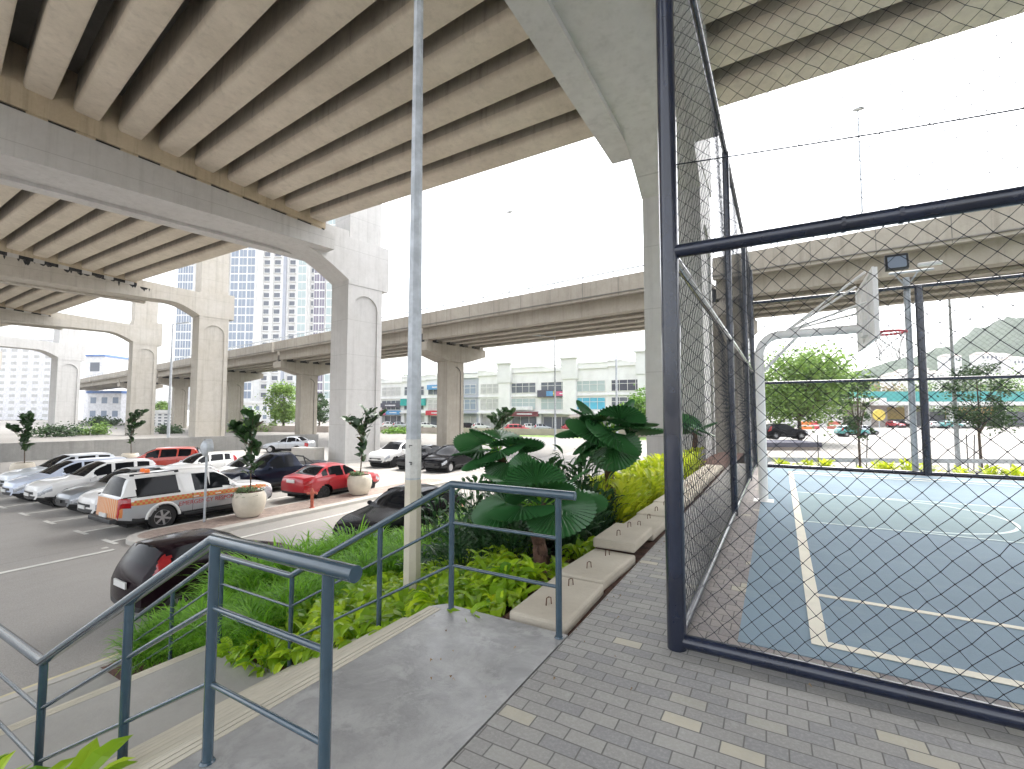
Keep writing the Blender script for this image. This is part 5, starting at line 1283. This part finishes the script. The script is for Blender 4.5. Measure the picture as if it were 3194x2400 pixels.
# tower block
TB = [('L', 378, 430), ('W', 430, 490)]
def tower(label, px0, px1, d, zt, cols, first=100):
    o0, o1 = spot(px0, d), spot(px1, d); ex = (o1 - o0).normalized(); wd = (o1 - o0).length; en = Vector((ex.y, -ex.x, 0))
    if en.dot(o0) > 0: en = -en
    t = thing('tower_block', label, 'tower block', (o0.x, o0.y, ZL))
    def Q(u, q, z): v = o0 + ex * u + en * q; return Vector((v.x, v.y, z))
    def bx(m, u0, u1, q0, q1, z0, z1): m.hexa([Q(u, q, z) for z in (z0, z1) for u, q in ((u0, q1), (u1, q1), (u1, q0), (u0, q0))])
    m = MB(); bx(m, 0, wd, -24, 0, ZL, zt); m.build('wall', M['shopwall'], t, world=True)
    fh = 3.22; nf = int((zt - 6) / fh); cnt = 0; rest = {}; fr = MB(); sl_ = MB()
    for (f0, f1, kind, nb) in cols:
        u0, u1 = wd * f0, wd * f1
        if kind == 'pipe':
            m = MB(); bx(m, u0, u1, 0, .5, 4, zt); m.build('riser_panel', M['shopgrey'], t, world=True); continue
        gl = kind in ('winblue', 'winteal', 'winmauve')
        if gl:
            m = MB(); bx(m, u0, u1, 0, 1.2, 4, zt - 2); m.build('bay', M['shopwall'], t, world=True)
        for k in range(nf):
            z = 6 + fh * k
            for j in range(nb):
                a = u0 + (u1 - u0) * (j + (.08 if gl else .22)) / nb; b = u0 + (u1 - u0) * (j + (.92 if gl else .78)) / nb
                m = MB(); q = 1.22 if gl else .02; bx(m, a, b, q - .01, q + .04, z + (.35 if gl else .9), z + (3.0 if gl else 2.5))
                if cnt < first and k < 19 and (k + j) % 2 == 0: m.build('window', M[kind if gl else 'win'], t, world=True); cnt += 1
                else: r_ = rest.setdefault(kind if gl else 'win', MB()); r_.add(m.v, m.f)
                if not gl: bx(sl_, a - .35, b + .35, .0, .75, z + .35, z + .5); bx(sl_, a - .35, a - .2, 0, .7, z + .5, z + 2.9)
                else: bx(fr, (a + b) / 2 - .06, (a + b) / 2 + .06, 1.26, 1.34, z + .35, z + 3.0)
    tag(fr.build('mullions', M['white'], t, world=True), kind='stuff'); tag(sl_.build('balcony_slabs', M['white'], t, world=True), kind='stuff')
    for kk, r_ in rest.items(): tag(r_.build('windows', M[kk], t, world=True), kind='stuff')
    return t
tower('tall white and blue glass tower block filling the gap beside the weathered pier', 378, 780, 178, 118,
      [(0, .085, 'winblue', 3), (.10, .16, 'w', 1), (.17, .27, 'winblue', 3), (.285, .42, 'winblue', 3), (.45, .50, 'w', 1), (.505, .56, 'w', 1), (.567, .583, 'pipe', 0), (.59, .64, 'w', 1), (.65, .70, 'winteal', 1), (.715, .735, 'w', 1), (.74, .80, 'winmauve', 2), (.805, .86, 'winteal', 1), (.88, .98, 'winblue', 2)])
def block(label, px0, px1, d, ztop, wm, fl, nb, mat='shopwall', roof=None, z0=None, cap=None):
    o0, o1 = spot(px0, d), spot(px1, d); ex = (o1 - o0).normalized(); wd = (o1 - o0).length; en = Vector((ex.y, -ex.x, 0))
    if en.dot(o0) > 0: en = -en
    t = thing('building', label, 'building', (o0.x, o0.y, ZL))
    def bx(m, u0, u1, q0, q1, z0, z1): m.hexa([o0 + ex * u + en * q + U * z for z in (z0, z1) for u, q in ((u0, q1), (u1, q1), (u1, q0), (u0, q0))])
    m = MB(); bx(m, 0, wd, -12, 0, ZL, ztop); m.build('wall', M[mat], t, world=True)
    m = MB(); bx(m, -.3, wd + .3, -12.2, .4, ztop, ztop + .8); m.build('roof_edge', M[roof or mat], t, world=True)
    for k in range(fl):
        z = ztop - (ztop - ZL) * (k + .75) / (fl + .2)
        for j in range(nb):
            a = wd * (j + .25) / nb; m = MB(); bx(m, a, a + wd * .5 / nb, .0, .05, z, z + (ztop - ZL) * .45 / (fl + .2)); m.build('window', M[wm], t, world=True)
    return t
flat('capblue', (.12, .22, .48))
block('small blue and white building seen above the ramp at the left', 181, 222, 190, hz(770, 190), 'win', 3, 1, 'signwhite', 'capblue')
block('low white building with rows of small windows behind the lamp post', 328, 392, 120, hz(893, 120), 'win', 4, 5)
block('long white podium under the tower block', 470, 660, 150, hz(872, 150), 'winblue', 2, 12)
block('white building far to the left under the ramp', 190, 262, 150, hz(850, 150), 'winblue', 2, 3, 'signwhite', 'capblue')
block('pale tower at the left edge behind the ramp', -60, 160, 200, hz(735, 200), 'shutter', 12, 9, 'signwhite')
# trees
def tree(name, label, loc, h, cw, mat, seed, n=1600, leaf=.35, trunk=.45, low=.3, group=None, flat_=1., gaps=.0, lean=0, clumps=None):
    rnd = random.Random(seed); t = thing(name, label, 'tree', loc, 0, group)
    m = MB(); tr = max(.03, h * (.022 if h > 8 or low < .24 else .010))
    m.tube([(0, 0, -.2), (lean * .3, .02 * h, h * low), (lean * .7, -.01 * h, h * .62), (lean, 0, h * .85)], [tr * 1.25, tr, tr * .6, tr * .25], 8)
    K = clumps or max(9, int(cw * 4)); cs = []
    for i in range(K):
        a = rnd.uniform(0, 6.28); r = cw / 2 * math.sqrt(rnd.random()) * .85; z = h * (low + (1 - low) * rnd.uniform(.12, .92))
        zz = (z / h - low) / (1 - low); r *= (math.sin(math.pi * min(.97, max(.08, zz * .85 + .12))) ** .6) if flat_ >= 1 else 1
        z = h * (low + (1 - low) * (.5 + (zz - .5) * flat_)) if flat_ < 1 else z
        c = Vector((math.cos(a) * r + lean * zz, math.sin(a) * r, z)); cs.append((c, cw * rnd.uniform(.10, .2) * (1 - gaps * .4)))
        if i % 2 == 0: 
            b0 = Vector((lean * .4, 0, h * (low + (.45 - low) * rnd.random() if low < .45 else low))); m.tube([b0, b0.lerp(c, .55) + Vector((0, 0, .04 * h)), c], [tr * .4, tr * .25, tr * .1], 5, cap=False)
    m.build('trunk', M['wood'], t, smooth=50)
    m = MB(); per = max(6, n // K)
    for c, rad in cs:
        for k in range(per):
            d = Vector((rnd.gauss(0, 1), rnd.gauss(0, 1), rnd.gauss(0, .75))); q = c + d * rad * .55
            s = leaf * rnd.uniform(.5, 1.15); a_ = Vector((rnd.gauss(0, 1), rnd.gauss(0, 1), rnd.gauss(0, .5))).normalized(); b_ = a_.cross(Vector((rnd.gauss(0, 1), rnd.gauss(0, 1), rnd.gauss(0, 1)))).normalized()
            m.add([q - a_ * s * .5, q + b_ * s * .28, q + a_ * s * .5, q - b_ * s * .28], [(0, 1, 2, 3)])
    m.build('crown', M[mat], t)
    return t
G1 = 'trees before the tower'; 
def T(px, d, ptop, pw, mat, label, seed, **k):
    h = hz(ptop, d) - ZL; p = spot(px, d, k.pop('z', ZL)); h = hz(ptop, d) - p.z; tree(k.pop('name', 'leafy_tree'), label, p, h, pw / 1006 * d, mat, seed, **k)
T(525, 110, 885, 70, 'treeB', 'bright green bushy tree at the right edge of the weathered pier', 31, leaf=.7, n=2600, low=.12, group=G1)
T(612, 92, 832, 92, 'treeA', 'tall green tree left of the ramp pier with the black bearings', 32, leaf=.6, n=4200, low=.15, group=G1)
T(690, 100, 850, 60, 'treeC', 'dark green tree between the ramp pier and the big white pier', 33, leaf=.6, n=2400, low=.15, group=G1)
T(345, 130, 868, 50, 'treeA', 'green tree above the low white building', 34, leaf=.7, n=1600, low=.1, group=G1)
T(225, 120, 905, 60, 'treeC', 'hazy green tree left of the ochre stained pier', 35, leaf=.7, n=1600, low=.1, group=G1)
T(1390, 70, 838, 110, 'treeB', 'pale yellow green tree growing beside the big near pier, before the peach gable', 36, leaf=.5, n=3000, low=.25, gaps=.5)
T(880, 118, 806, 30, 'treeC', 'small tree top showing above the roof of the left shops', 37, leaf=.6, n=500, low=.3)
T(1725, 56, 770, 235, 'treeA', 'big spreading tree in tiers of green behind the hoop', 41, leaf=.5, n=15000, low=.2, clumps=95, z=ZL + .4)
G2 = 'slim young trees along the guard rail'
T(1852, 30, 795, 82, 'treeC', 'slim young tree left of the dark double fence post', 42, leaf=.2, n=1500, low=.25, gaps=.6, clumps=34, group=G2)
T(2112, 30, 782, 140, 'treeC', 'slim young tree right of the lamp post at the guard rail', 43, leaf=.22, n=3600, low=.32, gaps=.4, clumps=44, group=G2)
G3 = 'tree line behind the yard'
for i, (px, d, pt, pw, mt, lb_) in enumerate([(1850, 150, 838, 130, 'treeC', 'dark tree of the far tree line, behind the left young tree'), (1925, 150, 828, 110, 'treeD', 'rusty leaved tree of the far tree line, left of the double post'), (1990, 160, 820, 120, 'treeA', 'green tree of the far tree line, behind the double post'), (2060, 150, 812, 130, 'treeC', 'dark tree of the far tree line, right of the double post'), (2140, 150, 810, 140, 'treeA', 'green tree of the far tree line, behind the right young tree'), (2230, 150, 808, 150, 'treeB', 'bright tree of the far tree line at the right edge'), (1760, 150, 815, 130, 'treeA', 'green tree of the far tree line behind the spreading tree'), (1690, 150, 830, 120, 'treeC', 'dark tree of the far tree line beside the hoop pole')]):
    T(px, d, pt, pw, mt, lb_, 50 + i, leaf=.9, n=1500, low=.05, group=G3)
# fuel station and yard buildings
t0_ = spot(1830, 112)
def slab_at(px0, px1, d, z0, z1, depth, mat, name, par):
    o0, o1 = spot(px0, d), spot(px1, d); ex = (o1 - o0); en = Vector((-ex.y, ex.x, 0)).normalized()
    if en.dot(o0) < 0: en = -en
    m = MB(); m.hexa([q + U * z for z in (z0, z1) for q in (o0, o1, o1 + en * depth, o0 + en * depth)]); return m.build(name, M[mat], par, world=True)
flat('canopyteal', (.05, .33, .32)); flat('ochrewall', (.52, .36, .07))
t = thing('filling_station', 'filling station with a long teal canopy edge and ochre panels behind the right young tree', 'filling station', (t0_.x, t0_.y, ZL))
slab_at(1845, 2330, 116, hz(868, 116), hz(846, 116), 14, 'canopyteal', 'canopy', t); slab_at(1850, 2330, 115.5, hz(876, 116), hz(868, 116), 14, 'white', 'canopy_edge', t)
for x in (1960, 2050, 2165, 2270): slab_at(x, x + 8, 117, ZL, hz(876, 116), 1, 'white', 'column', t)
slab_at(1915, 1978, 124, hz(906, 124), hz(880, 124), 2, 'ochrewall', 'shop_panel', t); slab_at(2055, 2165, 124, hz(906, 124), hz(880, 124), 2, 'ochrewall', 'shop_panel', t); slab_at(1880, 2330, 126, ZL, hz(890, 126), 6, 'win', 'shop_window', t)
t = thing('yard_shed', 'white shed with a flat roof and open bay across the yard', 'shed', (*spot(1735, 112)[:2], ZL))
slab_at(1735, 1818, 112, ZL, hz(868, 112), 10, 'white', 'wall', t); slab_at(1728, 1915, 111, hz(868, 112), hz(860, 112), 12, 'shopwall', 'roof', t); slab_at(1818, 1915, 120, ZL, hz(872, 112), 2, 'shopbrown', 'back_wall', t); slab_at(1845, 1880, 119, ZL, hz(880, 119), .5, 'white', 'roller_door', t)
t = thing('round_sign', 'round yellow sign disc on a post left of the double fence post', 'sign', (*spot(1897, 105)[:2], ZL))
m = MB(); m.tube([(0, 0, 0), (0, 0, hz(897, 105) - ZL)], .12, 8); m.build('post', M['galv'], t)
m = MB(); m.lathe([(.01, -.15), (1.3, -.15), (1.3, .15), (.01, .15)], 24, (0, 0, 0), 'y'); c_, s_ = math.cos(R(25)), math.sin(R(25)); m.v = [(x * c_ - y * s_, x * s_ + y * c_, z + hz(897, 105) - ZL) for x, y, z in m.v]; m.build('disc', M['signyellow'], t)
for px, d, c, lb_ in ((1752, 100, 'signred', 'red and white barrier stack in front of the shed'), (1737, 98, 'orange', 'orange barrier stack in front of the shed'), (1800, 100, 'hydrant', 'pale orange barrier stack beside the shed wall')):
    p = spot(px, d, ZL); t = thing('barrier', lb_, 'barrier', p, R(20), 'road barriers by the shed'); m = MB(); m.hexa([(-1.3, -.5, 0), (1.3, -.5, 0), (1.3, .5, 0), (-1.3, .5, 0), (-1.1, -.15, 1.6), (1.1, -.15, 1.6), (1.1, .15, 1.6), (-1.1, .15, 1.6)]); m.build('shell', M[c], t, bevel=.08); m = MB(); m.box(-1.2, 1.2, -.42, -.36, .6, .9); m.build('white_band', M['white'], t)
t = thing('dark_shed', 'low dark roofed shed with a pale wall under the spreading tree', 'shed', (*spot(1650, 48)[:2], ZL))
slab_at(1560, 1768, 46, ZL, hz(960, 46) - .25, 4, 'shopbrown', 'wall', t); slab_at(1555, 1772, 45.8, hz(960, 46) - .25, hz(960, 46) + .2, 4.4, 'signdark', 'roof', t)
# guard rail along the lower road
a, b = spot(1560, 31), spot(2420, 29); t = thing('guard_rail', 'grey steel guard rail running along the lower road beyond the court', 'guard rail', (a.x, a.y, ZL))
dv = (b - a); m = MB(); m.sweep([(-.03, .52), (.03, .56), (.03, .62), (-.02, .66), (.03, .70), (.03, .76), (-.03, .80)], (Vector((a.x, a.y, ZL)), Vector((-dv.y, dv.x, 0)).normalized(), U), (Vector((b.x, b.y, ZL)), Vector((-dv.y, dv.x, 0)).normalized(), U)); m.build('beam', M['galv'], t, world=True)
for i in range(13):
    q = a.lerp(b, (i + .5) / 13); m = MB(); m.box(q.x - .05, q.x + .05, q.y + .05, q.y + .15, ZL, ZL + .72); m.build('post', M['galv'], t, world=True)
# thin stakes
for i, px in enumerate((1763, 1865, 2083, 2095)):
    p = spot(px, 30.4, ZL); t = thing('tree_stake', ['thin stake left of the left young tree', 'thin stake right of the left young tree', 'thin stake left of the right young tree trunk', 'thin stake leaning by the right young tree trunk'][i], 'stake', p, 0, 'thin stakes by the guard rail'); m = MB(); m.tube([(0, 0, 0), (.12 * (i % 2), 0, 2.3)], .03, 6); m.build('pole', M['trim'], t)
# hill with houses
m = MB(); rnd = random.Random(2); nu, nv = 60, 14; prof = [(1500, 868), (1700, 842), (1790, 822), (1850, 806), (1900, 790), (1960, 775), (2010, 762), (2060, 745), (2120, 712), (2170, 694), (2212, 688), (2300, 680), (2500, 690)]
vs = []
for j in range(nv + 1):
    for i in range(nu + 1):
        px = 1450 + 1050 * i / nu; d = 330 + 18 * j
        top = hz(lerp_prof(prof, px), 510) - ZL
        f = min(1, (j / 10)); f = f * f * (3 - 2 * f) if j <= 10 else 1 - (j - 10) * .12
        p = spot(px, d, ZL + top * f * (1 + .03 * math.sin(i * 1.3 + j) + .02 * math.sin(i * .37 * j))); vs.append(p)
m.add(vs, [(j * (nu + 1) + i, j * (nu + 1) + i + 1, (j + 1) * (nu + 1) + i + 1, (j + 1) * (nu + 1) + i) for j in range(nv) for i in range(nu)])
hm, nt, N, L, bs = _nodes('hill_forest'); tc = N.new('ShaderNodeTexCoord').outputs['Object']
L.new(_mix(N, L, _noise(N, L, tc, .045, 8, .75, .3, .7), (.036, .082, .042), (.09, .15, .075)), bs.inputs['Base Color']); bs.inputs['Roughness'].default_value = 1
_bump(N, L, bs, _noise(N, L, tc, .06, 8, .75, 0, 1), 1., 25)
struct('hill', m, hm, smooth=True)
GH = 'pale houses on the hillside'
for i, (px, py, d, w) in enumerate(((1958, 806, 520, 16), (1985, 800, 540, 12), (2010, 810, 500, 20), (2055, 772, 620, 18), (2130, 768, 600, 22), (2165, 770, 600, 14), (2195, 778, 580, 18), (1930, 815, 480, 14))):
    d *= .52; w *= .52; p = spot(px, d, 0); z = hz(py, d); t = thing('hillside_house', ['white house low on the hill, left of the double post', 'small white house beside it, nearer the double post', 'broad white house on the hill just right of the hoop net', 'lone white house halfway up the hill', 'wide white house high on the hill', 'small white house next to the wide high one', 'pale house high on the hill at the right edge', 'leftmost white house at the foot of the hill'][i], 'house', (p.x, p.y, z - 7), R(30), GH)
    m = MB(); m.box(-w / 2, w / 2, -4, 4, -12, 7.5); m.build('wall', M['shopwall'], t)
    m = MB(); m.add([(-w / 2 - .5, -4.5, 7.5), (w / 2 + .5, -4.5, 7.5), (w / 2 + .5, 4.5, 7.5), (-w / 2 - .5, 4.5, 7.5), (-w / 2 + 1, 0, 9.3), (w / 2 - 1, 0, 9.3)], [(0, 1, 5, 4), (2, 3, 4, 5), (1, 2, 5), (3, 0, 4)]); m.build('roof', M['shopbrown'], t)
    m = MB()
    for k in range(4): m.box(-w / 2 + w * (k + .25) / 4, -w / 2 + w * (k + .7) / 4, -4.1, -3.98, 4.5, 6.2)
    m.build('windows', M['win'], t)
# air: an even, thin haze over the whole place
hz_ = MB(); hz_.box(-1410, 1410, -310, 1410, ZL - 1.2, 125)
m_ = bpy.data.materials.new('haze_air'); m_.use_nodes = True; N, L = m_.node_tree.nodes, m_.node_tree.links
N.remove(N['Principled BSDF']); pv = N.new('ShaderNodeVolumePrincipled'); pv.inputs['Color'].default_value = (.93, .95, .97, 1); pv.inputs['Density'].default_value = .0003; pv.inputs['Anisotropy'].default_value = .2
L.new(pv.outputs[0], N['Material Output'].inputs['Volume'])
tag(hz_.build('haze', m_), kind='stuff')

# planting and a wall behind the car park
a, b = spot(478, 88), spot(712, 84)
poly_wall('boundary_wall', [(a.x, a.y), (b.x, b.y)], 1.1, .25, M['shopbrown'], 'pinkish low wall under the trees left of the big white pier')
GBU = 'bushes beyond the low grey wall'
for i, (px, d, pt, pw, mt, lb_) in enumerate([(120, 70, 925, 90, 'treeC', 'dark bush beyond the wall, right of the leftmost planter'), (205, 75, 918, 70, 'treeA', 'mid green bush beyond the wall, left of the ochre stained pier'), (370, 80, 922, 60, 'treeC', 'dark bush beyond the wall at the lamp post'), (520, 84, 916, 60, 'treeB', 'bright bush beyond the wall, right of the weathered pier'), (585, 88, 920, 60, 'treeA', 'mid green bush beyond the wall under the tall tree'), (860, 80, 930, 70, 'treeB', 'bright grassy bush before the teal signed shop')]):
    T(px, d, pt, pw, mt, lb_, 70 + i, leaf=.45, n=1300, low=.03, group=GBU, name='bush', clumps=26)
# soot and water marks run down the ledge of the weathered pier under its bearings
rnd = random.Random(9); pl = p2.o - p2.g * (.03 + .8 + .004); n_ = 0
for k in range(34):
    s = rnd.uniform(-21, -7.5) if k < 24 else rnd.uniform(-6.6, -5); z1 = p2.shelf[0] - p2.shelf[1] * s; ln = rnd.uniform(.12, .5); wd = rnd.uniform(.06, .3)
    m = MB(); q = [(s - wd, z1 - .01), (s + wd, z1 - .01), (s + wd * .7, z1 - ln * .6), (s + wd * .2, z1 - ln), (s - wd * .3, z1 - ln * .75), (s - wd * .8, z1 - ln * .4)]
    m.add([pl + p2.c * a + U * z for a, z in q], [(0, 1, 2, 3, 4, 5)])
    if k == 0: gm = m
    else: gm.add(m.v, m.f)
tag(gm.build('grime_streaks', M['stain'], p2.th, world=True), kind='stuff')
